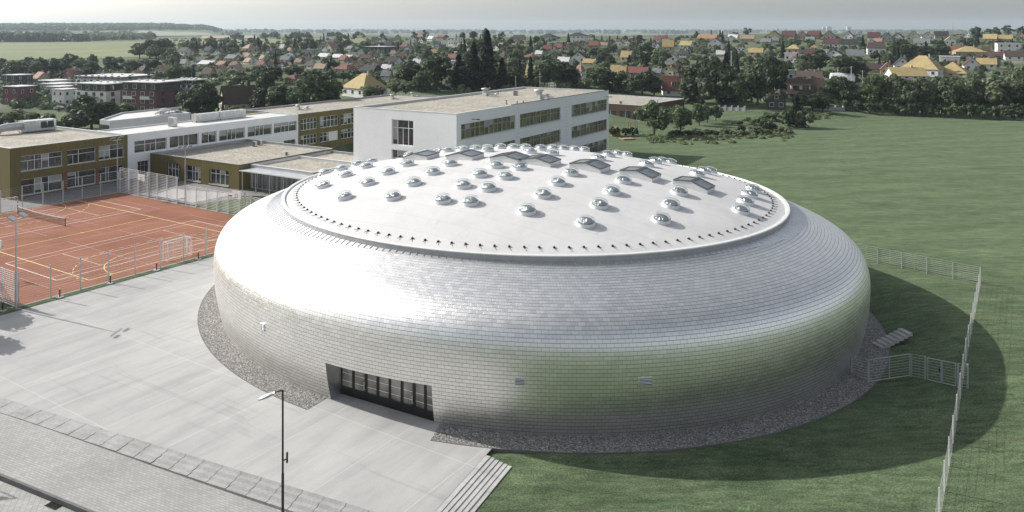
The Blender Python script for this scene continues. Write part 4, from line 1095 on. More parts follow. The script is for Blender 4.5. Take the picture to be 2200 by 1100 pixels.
# ochre left wing
ops = {'right': []}
for i, (a, b) in enumerate(((-17.7, -11.3), (-10.5, -5.7), (-5.2, -.7))):
    ops['right'].append((a, b, 4.1, 6.5, dict(xs=([.33, .5, .67], [.4], [.45])[i], tr=.66, split=((0,), (0,), (0,))[i], fw=.08)))
    ops['right'].append((a, b, .3, 2.8, dict(xs=([.33, .5, .67], [.3, .4], [.3, .4])[i], tr=.6, fw=.08)))
ow = bldg('school_wing', 'ochre clad two-storey school wing at left behind the red court', 'school building', -30, 0, -19.3, 0, -1, 7.9, 'ochre', 'gravel_roof', 'coping', openings=ops, depth=.25)
for a, b in ((-11.25, -10.55), (-5.65, -5.25)):
    mb = MB(); mb.box(.004, .03, a, b, 0, 3.0); mb.build('brick_pier', M['brick_red'], ow)
# ochre middle block
ops = {'right': []}
for i, (a, b) in enumerate(((40.3, 45.2), (46.1, 51.9), (52.8, 58.6))):
    for z0, z1 in ((4.2, 6.75), (.95, 3.1), (-2.8, -.6)):
        ops['right'].append((a, b, z0, z1, dict(frame='frame_white', xs=[.2, .4, .6, .8], tr=.62, fw=.09, sill=False, glass='glass', panel=((.5, .97, .03, .97),) if (i == 1 and 0 < z0 < 2) else ())))
bldg('school_wing', 'ochre clad middle block with two window rows between the white school buildings', 'school building', -18.5, 0, 39.6, 94, -4, 7.9, 'ochre', 'gravel_roof', 'coping_grey', openings=ops, depth=.3)
# low ochre wings
ops = {'front': [(4.9, 8.5, .3, 2.85, dict(xs=[.3, .55, .78], tr=.62)), (10.0, 14.2, .3, 2.85, dict(xs=[.38, .55, .75], tr=.62)), (16.4, 21.4, .3, 2.85, dict(xs=[.28, .5, .75], tr=.7, fw=.09))]}
bldg('low_wing', 'single-storey ochre school wing with three windows and gravel roof', 'school building', .04, 24, 4.3, 25.6, -4, 4.1, 'ochre', 'gravel_roof', 'coping_grey', openings=ops, depth=.4)
ops = {'front': [(24.5 + k * 1.16, 24.5 + (k + 1) * 1.16 - .08, .05, 2.95, dict(frame='frame_grey', xs=[], tr=0, fw=.07, sill=False)) for k in range(12)]}
lw = bldg('low_wing', 'low glazed school wing under a slatted white canopy beside the hall', 'school building', 24.04, 38.5, 6.6, 17.3, -4, 3.85, 'grey_wall', 'gravel_roof', 'coping', openings=ops, depth=.2)
can = MB()
for k in range(34): can.box(24.8 + k * .42, 24.98 + k * .42, 3.9, 6.52, 3.30, 3.38)
cn = can.build('canopy_slat', M['board_white'], lw); 
mb = MB(); mb.box(24.6, 39.2, 3.82, 3.9, 3.24, 3.4); mb.box(24.6, 39.2, 6.52, 6.585, 3.24, 3.4)
for k in range(6): mb.box(24.7 + k * 2.8, 24.78 + k * 2.8, 3.9, 6.52, 3.22, 3.295)
mb.build('canopy_frame', M['coping'], lw)
mb = MB()
for k in range(5): mb.box(25.2 + k * 3.2, 25.3 + k * 3.2, 3.9, 4.0, 0, 3.22)
mb.build('canopy_post', M['steel'], lw)
bldg('low_wing', 'low brown-edged annex with gravel roof between the glazed wing and the white block', 'school building', 38.54, 46, 6.8, 17.3, -4, 3.3, 'grey_wall', 'gravel_roof', 'coping_grey')
bldg('low_wing', 'gravel roofed strip of the low wing in front of the ochre middle block', 'school building', 24.04, 36.9, 17.34, 25.3, -4, 3.75, 'ochre', 'gravel_roof', 'coping_grey')
# grey pavilion behind the link
gp = thing('grey_pavilion', 'low grey pavilion with pale flat roof behind the white link building', 'school building', (ORI[0], ORI[1], 0), R(SROT))
poly = [(-28, 13.7), (-32, 13.9), (-42, 25), (-43, 37), (-28, 33)]
mb = MB(); mb.prism(poly, -4, 7.0); mb.build('wall', M['grey_wall'], gp)
c_ = (sum(p[0] for p in poly) / 5, sum(p[1] for p in poly) / 5)
inn_ = [(p[0] + (c_[0] - p[0]) * .06, p[1] + (c_[1] - p[1]) * .06) for p in poly]
mb = MB()
for i in range(5):
    a, b, c, d = poly[i], poly[(i + 1) % 5], inn_[(i + 1) % 5], inn_[i]
    mb.quad((*a, 7.35), (*b, 7.35), (*c, 7.35), (*d, 7.35)); mb.quad((*a, 7.0), (*b, 7.0), (*b, 7.35), (*a, 7.35)); mb.quad((*d, 7.01), (*c, 7.01), (*c, 7.35), (*d, 7.35))
mb.build('parapet', M['grey_wall'], gp)
mb = MB(); mb.poly([(*p, 7.012) for p in inn_]); mb.build('roof', M['membrane'], gp)
mb = MB(); mb.box(-31.9, -28.3, 13.66, 13.69, 4.2, 6.4); mb.build('window', M['glass'], gp)
for i, (tt, ss) in enumerate(((-31.5, 28.2), (-34.3, 30.4), (-34.6, 33.2))):
    o = thing('solar_panel', 'x', 'solar panel', sch(tt, ss, 7.06), R(SROT))
    mb = MB(); mb.obox((0, 0, .75), (.94, 0, .34), (0, 1, 0), (-.34, 0, .94), 1.5, 1.25, .05); mb.build('panel', M['board_white'], o)
    mb = MB(); mb.bar((-.9, -1, 0), (-.9, -1, .45), .07); mb.bar((.9, -1, 0), (.9, -1, 1.0), .07); mb.bar((-.9, 1, 0), (-.9, 1, .45), .07); mb.bar((.9, 1, 0), (.9, 1, 1.0), .07); mb.build('support', M['steel_dark'], o)
    tag(o, 'pale tilted panel on the grey pavilion roof, %s from left' % ordinal(i), None, 'tilted panels on the pavilion roof')
# kindergarten behind the white block
Q = Vector((36.6, 222, 0)); ang = math.atan2(17.6, 23)
kg = bldg('kindergarten', 'single-storey dark brown kindergarten with gravel roof right of the white block', 'school building', -34, 0, 0, 28.5, -1, 5.0, 'brown_clad', 'gravel_roof', 'coping', openings={'front': [(-7.0, -3.2, .8, 3.2, dict(xs=[.5], tr=0, frame='frame_white')), (-2.6, -.4, .8, 3.2, dict(xs=[.5], tr=0, frame='frame_grey')), (-13, -8, .8, 3.2, dict(xs=[.3, .6], tr=0))], 'right': [(2, 8, .8, 3.0, dict(cols=3, tr=0)), (12, 18, .8, 3.0, dict(cols=3, tr=0))]}, depth=.25, rz=-ang, loc=Q)
# ------------------------------------------------------------------ things on the school roofs
def air_handler(t, s, z, L, W_, H_, label, duct=0., fans=2):
    o = thing('air_handling_unit', label, 'ventilation unit', sch(t, s, z), R(SROT))
    mb = MB(); mb.box(-W_ / 2, W_ / 2, 0, L, .35, .35 + H_); b = mb.build('casing', M['hvac'], o)
    mb = MB(); n = max(2, int(L / 1.6))
    for k in range(n + 1): y = L * k / n; mb.box(W_ / 2 + .001, W_ / 2 + .03, max(0, y - .03), min(L, y + .03), .36, .34 + H_); mb.box(-W_ / 2, W_ / 2, max(0, y - .03), min(L, y + .03), .35 + H_ + .001, .35 + H_ + .03)
    mb.build('panel_joint', M['steel'], b)
    mb = MB(); mb.box(-W_ / 2 - .05, W_ / 2 + .05, -.1, L + .1, .2, .345); mb.build('base_frame', M['steel'], o)
    mb = MB()
    for y in (.2, L - .2):
        for x in (-W_ / 2 + .1, W_ / 2 - .1): mb.box(x - .06, x + .06, y - .06, y + .06, 0, .2)
    mb.build('foot', M['steel_dark'], o)
    for k in range(fans):
        y0 = L * .5 + k * L * .22; mb = MB(); mb.obox((W_ / 2 + .08, y0 + L * .1, .45 + H_ / 2), (0, 1, 0), (-.25, 0, .97), (.97, 0, .25), L * .09, H_ * .4, .05); mb.build('intake_hood', M['steel_dark'], o)
    if duct:
        mb = MB(); mb.tube([(0, -.0, .35 + H_ * .5), (0, -duct * .6, .35 + H_ * .5), (0, -duct * .85, .35 + H_ * .4), (0, -duct, .1)], H_ * .42, 12); mb.build('duct', M['hvac'], o)
    return o
def sch_at(px, py, z):
    p = G(px, py, z); return to_sch(p.x, p.y)
a = sch_at(52, 284, 7.6); air_handler(a[0], a[1] - .5, 7.55, 5.6, 2.4, 1.75, 'big silver air handling unit with two dark hoods on the left ochre roof', 4.5, 2)
a = sch_at(416, 262, 7.8); air_handler(a[0], a[1], 7.72, 5.5, 1.5, 1.25, 'left half of the long silver ventilation unit on the white link roof', 0, 0)
air_handler(a[0], a[1] + 5.75, 7.72, 6.6, 1.5, 1.3, 'right half of the long silver ventilation unit on the white link roof', 0, 0)
def condenser(px, py, z, s, label):
    p = G(px, py, z); o = thing('air_conditioner', label, 'air conditioner', p, R(SROT))
    mb = MB(); mb.box(-s * .5, s * .5, -s * .25, s * .25, .12, .12 + s); mb.build('casing', M['hvac'], o)
    mb = MB()
    for k in range(7): mb.box(-s * .46, s * .46, -s * .25 - .03, -s * .25 - .002, .18 + k * s * .13, .18 + k * s * .13 + .05)
    mb.build('grille', M['steel_dark'], o)
    mb = MB(); mb.box(-s * .5, s * .5, -s * .2, -s * .1, 0, .12); mb.box(-s * .5, s * .5, s * .1, s * .2, 0, .12); mb.build('foot', M['steel_dark'], o)
condenser(371, 272, 7.72, 1.7, 'boxy condenser with louvred side on the white link roof')
condenser(547, 315, 3.75, .9, 'left of two small air conditioners on the low wing roof by the link wall')
condenser(558, 312, 3.75, .9, 'right of two small air conditioners on the low wing roof by the link wall')
condenser(617, 335, 3.75, .6, 'tiny dark box unit on the low ochre wing roof')
condenser(1108, 205, 12.85, .9, 'dark box unit on the white block roof near its back corner')
condenser(1334, 224, 4.65, .8, 'white box unit on the kindergarten roof')
def vent(px, py, z, s, label):
    p = G(px, py, z); o = thing('roof_vent', label, 'roof vent', p, R(SROT))
    mb = MB(); mb.box(-.3 * s, .3 * s, -.3 * s, .3 * s, 0, .45 * s); mb.build('curb', M['coping'], o)
    mb = MB(); mb.lathe([(.32 * s, .45 * s), (.34 * s, .75 * s), (.5 * s, .8 * s), (.5 * s, .9 * s), (.001, 1.0 * s)], 14); mb.build('cowl', M['hvac'], o, True)
    mb = MB(); mb.tube([(.3 * s, 0, .25 * s), (1.6 * s, 0, .25 * s)], .14 * s, 8); mb.build('duct', M['hvac'], o)
for px, py, z, s, l in ((641, 236, 7.6, 1.3, 'left metal vent on the ochre middle block roof'), (660, 235, 7.6, .8, 'small low vent beside the left vent on the ochre middle roof'), (843, 213, 7.6, 1.4, 'metal vent near the far corner of the ochre middle roof'), (886, 207, 7.6, 1.2, 'metal vent at the far right edge of the ochre middle roof'),
                   (1043, 206, 12.85, 1.7, 'large round metal vent left on the white block roof'), (1158, 213, 12.85, 2.0, 'large round metal vent right on the white block roof'), (1175, 214, 12.85, 1.2, 'smaller metal vent beside the large right vent on the white block roof')):
    vent(px, py, z, s, l)
def stub(px, py, z, h, label, r=.08, m='steel_dark'):
    p = G(px, py, z); mb = MB(); mb.tube([(0, 0, 0), (0, 0, h)], r, 8); mb.tube([(0, 0, h), (0, 0, h + .12)], r * 1.5, 8)
    o = mb.build('vent_pipe', M[m], None, True, p); tag(o, label, 'vent pipe')
stub(1088, 225, 12.85, .75, 'left dark vent pipe on the white block roof near the front edge'); stub(1111, 226, 12.85, .6, 'middle dark vent pipe on the white block roof near the front edge'); stub(1124, 225, 12.85, .6, 'right dark vent pipe on the white block roof near the front edge'); stub(1070, 204, 12.85, .7, 'slim dark vent pipe behind the left round vent on the white block')
def mast(px, py, z, h, label, cross=False):
    p = G(px, py, z); o = thing('antenna_mast', label, 'antenna', p)
    mb = MB(); mb.tube([(0, 0, 0), (0, 0, h)], .045, 6); mb.build('pole', M['steel_white'], o)
    if cross:
        mb = MB(); mb.bar((-.6, 0, h * .7), (.6, 0, h * .7), .05); mb.bar((-.4, 0, h * .85), (.4, 0, h * .85), .05); mb.build('crossbar', M['steel_white'], o)
mast(1108, 199, 12.85, 3.6, 'thin white mast on the white block roof, left of two'); mast(1160, 190, 12.85, 3.9, 'thin white mast with crossbars on the white block roof', True)
o = thing('ladder_guard', 'white roof ladder guard rail at the back edge of the white block', 'guard rail', G(1186, 190, 13.2), R(SROT))
mb = MB()
for x in (-.6, 0, .6):
    for y in (-.5, .5): mb.bar((x, y, 0), (x, y, 1.25), .06)
for z in (.6, 1.25):
    for y in (-.5, .5): mb.bar((-.6, y, z), (.6, y, z), .05)
mb.build('rail', M['steel_white'], o)
# playground beside the kindergarten
p = hit(1322, 292); o = thing('playhouse', 'small dark wooden playhouse beside the white block corner', 'playhouse', p, R(20))
mb = MB(); mb.box(-1, 1, -.8, .8, 0, 1.5); mb.build('wall', M['wood'], o); mb = MB()
for s in (-1, 1): mb.obox((s * .6, 0, 1.85), (.8 * s, 0, -.6), (0, 1, 0), (.6, 0, .8 * s), .85, 1.05, .05)
mb.build('roof', M['brick_red'], o)
p = hit(1359, 289); o = thing('climbing_frame', 'wooden climbing tower in the kindergarten playground', 'climbing frame', p, R(10))
for x in (-.9, .9):
    for y in (-.8, .8): mb = MB(); mb.box(x - .08, x + .08, y - .08, y + .08, 0, 3.2); mb.build('post', M['wood'], o)
mb = MB(); mb.box(-.82, .82, -.72, .72, 1.4, 1.5); mb.build('platform', M['wood'], o)
mb = MB(); mb.bar((.98, 0, 1.45), (3.0, .3, .2), .6, 0, .06); mb.build('slide', M['board_white'], o)
p = hit(1347, 299); o = thing('sandbox', 'pale square sandbox in the kindergarten playground', 'sandbox', p, R(15))
mb = MB()
for bx in ((-1.5, 1.5, -1.5, -1.35), (-1.5, 1.5, 1.35, 1.5), (-1.5, -1.35, -1.35, 1.35), (1.35, 1.5, -1.35, 1.35)): mb.box(*bx, 0, .3)
mb.build('rim', M['wood'], o); mb = MB(); mb.box(-1.35, 1.35, -1.35, 1.35, -.05, .18); mb.build('sand', M['field_tan'], o)
# ------------------------------------------------------------------ the town on the slope
RC = {'yellow': (.39, .305, .145), 'red': (.18, .07, .06), 'pinkred': (.30, .165, .14), 'brown': (.075, .052, .042), 'dark': (.03, .032, .034), 'grey': (.17, .185, .185), 'white': (.60, .60, .60), 'tan': (.33, .245, .165), 'orange': (.33, .19, .10), 'maroon': (.09, .035, .035), 'tile': (.19, .085, .06)}
WC = {'white': (.66, .66, .65), 'cream': (.56, .51, .38), 'tan': (.36, .30, .23), 'grey': (.34, .345, .35), 'maroon': (.125, .055, .062), 'dark': (.06, .057, .056), 'pink': (.46, .33, .29), 'yellow': (.50, .43, .2), 'brick': (.2, .09, .055)}
RM = {k: pm(k + '_roof_tiles', c, .85, .16, .7, fine=.22, fscale=4.5) for k, c in RC.items()}
WM = {k: pm(k + '_render', c, .9, .06, .6) for k, c in WC.items()}
HOUSES = []
def house(x0, x1, ytop, ybase, roof, wall, typ, extra='', rot=None, wh=None, dormer=False, chim=True, depth=None, zone=None, name='house', label=None):
    """box measured on the photograph -> house of real size standing on the slope"""
    p = hit((x0 + x1) / 2, ybase, 195); Y = p.y; m = Y / F
    Wv = (x1 - x0) * m; H = max(3.2, min(13., (ybase - ytop) * m * 1.02))
    rot = R(random.choice((-28, -33, -24, -20, -40)) if rot is None else rot)
    dr = depth or (.8 if typ != 'flat' else .95)
    W_ = Wv / (abs(math.cos(rot)) + dr * abs(math.sin(rot))); D = W_ * dr
    if typ == 'front': pass
    ctr = Vector((p.x, p.y + D * .5, 0)); ctr.z = T(ctr.x, ctr.y - D * .4) - .1
    o = thing(name, 'x', 'house', ctr, rot)
    HOUSES.append(dict(o=o, x0=x0, x1=x1, y0=ytop, y1=ybase, roof=roof, wall=wall, typ=typ, Y=ctr.y, c=ctr, r=max(W_, D) * .62, label=label, extra=extra, dormer=dormer))
    hw = H * (wh if wh else (.48 if typ in ('side', 'front') else .55)); hr = H - hw
    w, d = W_ / 2, D / 2; e = .35; wins = []
    mb = MB(); rf = MB()
    small = (x1 - x0) < 14
    if typ == 'flat':
        mb.box(-w, w, -d, d, -2.5, H - .25); mb.build('wall', WM[wall], o)
        rf.box(-w - e, w + e, -d - e, d + e, H - .25, H); rf.build('roof', RM[roof], o); hw = H - .4
    elif typ in ('side', 'front'):
        # ridge along local x for 'side' (eaves face the viewer), along local y for 'front'
        if typ == 'side': A, B = w, d; tr = lambda a, b, z: (a, b, z)
        else: A, B = d, w; tr = lambda a, b, z: (b, a, z)
        v = [tr(a, b, z) for z in (-2.5, hw) for a, b in ((-A, -B), (A, -B), (A, B), (-A, B))] + [tr(-A, 0, H - .12), tr(A, 0, H - .12)]
        mb.add(v, [(0, 1, 5, 4), (2, 3, 7, 6), (1, 2, 6, 9, 5), (3, 0, 4, 8, 7)]); mb.build('wall', WM[wall], o)
        sl = hr / B; th = .18
        for s in (-1, 1):
            a0, a1 = -A - e, A + e; b1 = s * (B + e); z1 = hw - sl * e
            q = [tr(a0, 0, H), tr(a1, 0, H), tr(a1, b1, z1), tr(a0, b1, z1)]
            lo = [(x, y, z - th) for x, y, z in q]
            rf.add(q + lo, [(0, 1, 2, 3), (7, 6, 5, 4), (2, 3, 7, 6), (1, 2, 6, 5), (3, 0, 4, 7)])
        r_ = rf.build('roof', RM[roof], o)
    else:
        mb.box(-w, w, -d, d, -2.5, hw); mb.build('wall', WM[wall], o)
        rl = max(0., w - d) if typ == 'hip' else 0.
        if typ == 'mansard': rl = w * .8
        E_ = e; z1 = hw - .05
        v = [(-w - E_, -d - E_, z1), (w + E_, -d - E_, z1), (w + E_, d + E_, z1), (-w - E_, d + E_, z1), (-rl, 0, H), (rl, 0, H)]
        v += [(x, y, z - .15) for x, y, z in v[:4]]
        fs = [(2, 3, 4, 5), (0, 1, 5, 4), (1, 2, 5), (3, 0, 4), (6, 7, 1, 0), (7, 8, 2, 1), (8, 9, 3, 2), (9, 6, 0, 3), (9, 8, 7, 6)]
        rf.add(v, fs); r_ = rf.build('roof', RM[roof], o)
    if typ != 'flat' and chim and not small:
        ch = MB(); cx = w * .35; ch.box(cx - .32, cx + .32, -.3, .3, H - 1.1, H + .75); c_ = ch.build('chimney', WM['grey' if random.random() < .5 else 'tan'], bpy.data.objects[r_.name])
    # windows on the two faces turned to the viewer
    wm = M['glass']; nfl = 2 if hw > 4.4 else 1
    def win(a, z, ww, wh_, face):
        f = MB()
        if face == 'f': f.box(a - ww / 2, a + ww / 2, -d - .05, -d + .02, z, z + wh_)
        elif face == 'l': f.box(-w - .05, -w + .02, a - ww / 2, a + ww / 2, z, z + wh_)
        else: f.box(w - .02, w + .05, a - ww / 2, a + ww / 2, z, z + wh_)
        fr = f.build('window', M['frame_white'], o)
        if not small or True:
            f = MB(); k = .09
            if face == 'f': f.box(a - ww / 2 + k, a + ww / 2 - k, -d - .062, -d - .03, z + k, z + wh_ - k)
            elif face == 'l': f.box(-w - .062, -w - .03, a - ww / 2 + k, a + ww / 2 - k, z + k, z + wh_ - k)
            else: f.box(w + .03, w + .062, a - ww / 2 + k, a + ww / 2 - k, z + k, z + wh_ - k)
            f.build('pane', wm, fr)
    n = max(2, min(6, int(W_ / 3.2))); wh_ = min(1.4, hw * .45)
    for fl in range(nfl):
        zb = hw * (fl + .5) / nfl - wh_ / 2 + .15
        for k in range(n): win(-w + W_ * (k + .5) / n, zb, min(1.3, W_ / n * .55), wh_, 'f')
        sd = 'l' if rot < 0 else 'r'
        sd = 'r' if rot < 0 else 'l'
        for k in range(2): win(-d + D * (k + .5) / 2, zb, min(1.2, D / 2 * .5), wh_, sd)
    if typ == 'front' and hr > 2.: win(0, hw + hr * .18, 1.1, 1.15, 'f')
    if dormer:
        f = MB(); dw = W_ * .2 if dormer is True else dormer
        zt = hw + hr * .55; y0 = -d * .75
        f.box(-dw, dw, y0, -.2, hw + .15, zt); f.build('dormer', WM['white'], o)
        f = MB(); f.box(-dw - .3, dw + .3, y0 - .3, 0, zt, zt + .18); f.build('dormer_roof', RM[roof], o)
        f = MB(); f.box(-dw * .8, -dw * .15, y0 - .05, y0 + .01, hw + hr * .22, zt - .2); f.box(dw * .15, dw * .8, y0 - .05, y0 + .01, hw + hr * .22, zt - .2); f.build('dormer_window', M['glass'], o)
    return o
# (x0, x1, ytop, ybase, roof, wall, form)
LST = '''60 102 155 178 pinkred tan side|129 171 147 177 pinkred maroon front|197 230 154 172 grey grey front|235 268 154 168 tan white front|275 303 151 167 tan white front|292 318 142 160 dark dark side|327 363 140 162 tan tan front|375 410 102 118 dark white side|410 422 107 118 red cream front|457 481 105 121 grey white front
515 550 95 114 tan cream hip|516 540 113 127 tan white side|457 472 115 125 white white flat|422 463 130 143 white white side|480 514 117 131 grey tan side|462 490 131 144 pinkred tan side|490 515 132 146 red tan side|455 487 141 160 tan cream front|485 521 140 160 tan white front|430 460 145 168 brown tan side|520 545 124 138 tan white side
692 725 90 113 pinkred cream front|697 722 85 97 dark grey side|600 612 95 108 white white side|615 628 102 114 pinkred white side|742 762 98 109 grey grey side|777 846 100 113 white dark flat|855 887 93 109 red grey hip|817 834 80 92 dark white front|877 901 78 90 dark white front|937 964 74 83 red brick side|960 993 81 94 white white flat|847 861 75 86 orange tan front|810 822 91 101 dark white front|931 949 90 104 grey grey front
680 711 114 127 white white side|710 740 116 128 white white side|737 760 118 129 white grey side|600 626 119 134 grey grey side|568 588 130 144 pinkred grey front|550 572 131 145 red grey side|645 672 122 138 tan tan front|650 682 132 147 dark white side|672 704 136 154 tan grey side|725 750 119 134 red tan side|745 767 121 134 maroon tan front|712 766 138 160 red grey hip|755 782 130 147 tan tan front|767 822 140 165 dark grey mansard|818 843 138 153 white white side|818 842 150 170 grey white side|790 824 129 147 pinkred tan front|775 801 117 130 maroon grey side|825 862 122 140 dark white side|847 876 112 125 orange tan front|945 966 115 130 maroon yellow front|960 988 116 131 red cream side|947 982 130 152 white white flat
610 644 161 180 red brick hip|590 604 145 158 pinkred grey front|1072 1088 114 130 brown tan side|1000 1020 128 143 tan cream front
435 458 100 115 dark grey side|414 430 122 134 white grey front|503 516 113 128 white white front|385 405 127 142 grey white side|647 683 106 118 grey grey flat|685 700 91 104 pinkred grey front|800 816 112 125 grey grey front|886 906 126 140 white white side|890 908 118 130 grey white front|917 936 77 88 white white side|895 912 72 84 pinkred grey side|825 846 89 102 dark dark side|898 915 80 93 dark white front|612 632 114 126 grey white side|567 590 105 120 grey grey front|632 650 126 138 tan grey side|812 826 99 110 white grey flat|797 812 79 93 dark grey side|947 965 86 100 grey white side|962 982 86 99 white white flat|1183 1200 98 110 red white front|1422 1436 76 88 red cream side|1565 1590 74 88 white white side|1405 1423 90 104 grey grey front|1288 1300 114 129 white white front|1460 1483 107 123 dark grey side|1632 1650 79 93 white white front|1447 1470 129 145 brown tan front|1732 1755 79 93 grey white side|1865 1880 84 97 white white front|1880 1900 82 94 pinkred pink side|2055 2072 65 78 grey grey side|2075 2086 67 80 white white front|2112 2130 99 112 brown tan side|2132 2152 127 148 grey white side|1767 1783 107 123 white white flat|2040 2062 130 146 maroon white side|1865 1877 137 152 white white front|1150 1168 108 120 white white side|1060 1078 96 108 dark white front|540 556 100 113 grey white front|555 572 118 131 tan white side|600 618 134 147 red white front|690 706 104 115 grey white side|765 780 108 119 white white front|838 852 108 119 pinkred white side|868 886 98 110 grey white front|925 942 105 118 tan white side|1290 1308 90 102 tan white side|1540 1560 108 122 white cream side|1585 1604 96 110 red white front|1700 1716 120 134 tan white front|1960 1976 106 120 white white side|2000 2016 100 114 tan white front
1160 1198 72 86 dark grey hip|1100 1130 75 86 dark grey side|1167 1188 97 111 red tan side|1190 1212 93 108 red cream side|1208 1228 93 108 pinkred tan front|1230 1251 94 107 red tan front|1247 1266 93 107 yellow yellow front|1266 1291 88 104 red tan side|1227 1266 111 134 dark white front|1242 1263 102 116 dark white front|1197 1228 122 140 white white side|1122 1158 116 129 red tan hip|1252 1284 126 141 yellow cream side|1232 1260 139 170 pinkred white hip|1129 1154 139 180 yellow brick side|1312 1351 140 168 yellow tan side|1350 1400 144 166 red white side|1402 1425 146 162 grey tan side|1420 1458 143 163 yellow cream front|1440 1460 138 152 brown tan hip|1318 1331 106 122 grey white front|1334 1361 109 132 yellow cream side|1424 1461 110 133 tan white front|1424 1452 84 112 yellow tan side|1461 1493 88 104 yellow white side|1522 1561 81 104 maroon white front|1500 1551 74 90 orange white side|1592 1626 75 90 tan tan side|1560 1588 76 88 dark white front|1610 1646 103 120 yellow cream side|1510 1538 124 149 tan cream front|1556 1576 134 150 brown cream front|1320 1341 84 99 tan white front|1339 1359 83 98 red white front|1405 1421 76 91 red white side|1372 1386 82 94 tan white front|1465 1487 104 120 dark grey side|1402 1414 92 103 grey grey flat
1636 1662 82 96 grey grey side|1650 1683 66 84 maroon yellow front|1682 1716 66 84 maroon tan side|1714 1738 67 84 maroon pink front|1737 1769 66 84 maroon brick side|1770 1801 66 86 brown tan front|1815 1839 67 86 dark white front|1838 1863 68 86 dark white front|1867 1897 69 90 maroon white side|1895 1922 69 88 dark grey front|1920 1947 70 88 dark grey front|1952 1984 66 88 dark cream front|1983 2012 68 86 dark white front|2012 2044 67 84 dark tan side|1772 1811 83 103 maroon white side|1810 1852 84 104 dark white side|1867 1912 91 118 brown white mansard|1967 2006 82 100 grey white side|1692 1726 96 115 yellow tan hip|1742 1761 97 108 orange cream hip|1730 1767 106 122 maroon cream side|1687 1718 114 133 white white flat|1776 1824 106 129 dark white front|1822 1864 106 130 grey white side|1895 1928 134 160 pinkred pink front|1866 1900 136 156 brown tan side|1925 1963 123 152 dark white front|2060 2129 100 125 yellow tan hip|2025 2076 121 139 white white flat|2075 2113 124 152 maroon white front|2105 2150 125 148 yellow white side|2045 2082 99 117 tile tan side|2150 2206 93 114 white white flat|2165 2206 109 130 brown white side|2118 2150 73 91 yellow tan side|2148 2182 75 91 yellow tan side|2032 2059 78 96 yellow white front|2127 2165 111 127 maroon pink side|1660 1676 79 92 grey tan side|2186 2206 66 84 maroon tan front'''
for row in LST.replace('\n', '|').split('|'):
    a = row.split(); x0, x1, y0, y1 = map(float, a[:4]); house(x0, x1, y0, y1, a[4], a[5], a[6])
# the ones that stand out, each with its own label
H_ = house

H_(727, 827, 160, 209, 'yellow', 'white', 'hip', rot=-43, wh=.40, label='large white villa with a broad ochre hipped roof behind the ochre school wing')
H_(1425, 1478, 164, 207, 'tile', 'white', 'side', rot=-6, wh=.36, dormer=1.0, label='white house with steep red tiled roof and one dormer behind the kindergarten')
H_(1220, 1266, 70, 93, 'dark', 'white', 'hip', rot=-22, wh=.72, label='white three-storey hillside villa with dark low hipped roof')
H_(1672, 1782, 171, 213, 'brown', 'white', 'side', rot=-8, wh=.3, depth=.62, dormer=3.2, label='house with a long brown roof and wide dormer at the meadow edge')
H_(1650, 1694, 199, 236, 'brown', 'dark', 'front', rot=-14, wh=.55, label='dark timber carport with brown gable roof at the meadow edge')
H_(1675, 1717, 151, 176, 'grey', 'grey', 'flat', label='grey flat-roofed house just behind the long brown roof')
H_(1716, 1780, 154, 176, 'brown', 'tan', 'side', label='house with plain brown roof behind the long brown roof, right of the grey one')
H_(1950, 2046, 121, 166, 'yellow', 'white', 'hip', rot=-43, wh=.38, label='largest white house with tall ochre hipped roof above the meadow hedge')
H_(1922, 1998, 146, 172, 'yellow', 'white', 'side', rot=-6, wh=.36, label='white house with plain ochre gable roof in front of the largest ochre hipped roof')
H_(2022, 2100, 134, 166, 'yellow', 'cream', 'pyramid', rot=-40, wh=.28, label='house with ochre pyramid roof above the meadow hedge at right')
H_(458, 552, 186, 244, 'brown', 'cream', 'side', rot=30, wh=.42, label='old cream cottage with steep dark brown roof behind the white link building')
H_(0, 57, 186, 226, 'white', 'maroon', 'flat', rot=-20, label='flat roofed villa with maroon band at the far left')
H_(0, 52, 161, 184, 'white', 'dark', 'flat', rot=-20, label='dark flat roofed villa at far left, behind the maroon banded one')
H_(106, 154, 192, 228, 'white', 'white', 'flat', rot=-24, label='white cube house in front of the apartment blocks')
H_(92, 148, 186, 204, 'white', 'grey', 'flat', rot=-24, label='pale terraced cube, nearest of three behind the white cube house')
H_(78, 144, 180, 195, 'white', 'grey', 'flat', rot=-24, label='pale terraced cube, middle of three behind the white cube house')
H_(70, 138, 173, 187, 'white', 'white', 'flat', rot=-24, label='pale terraced cube, farthest of three behind the white cube house')
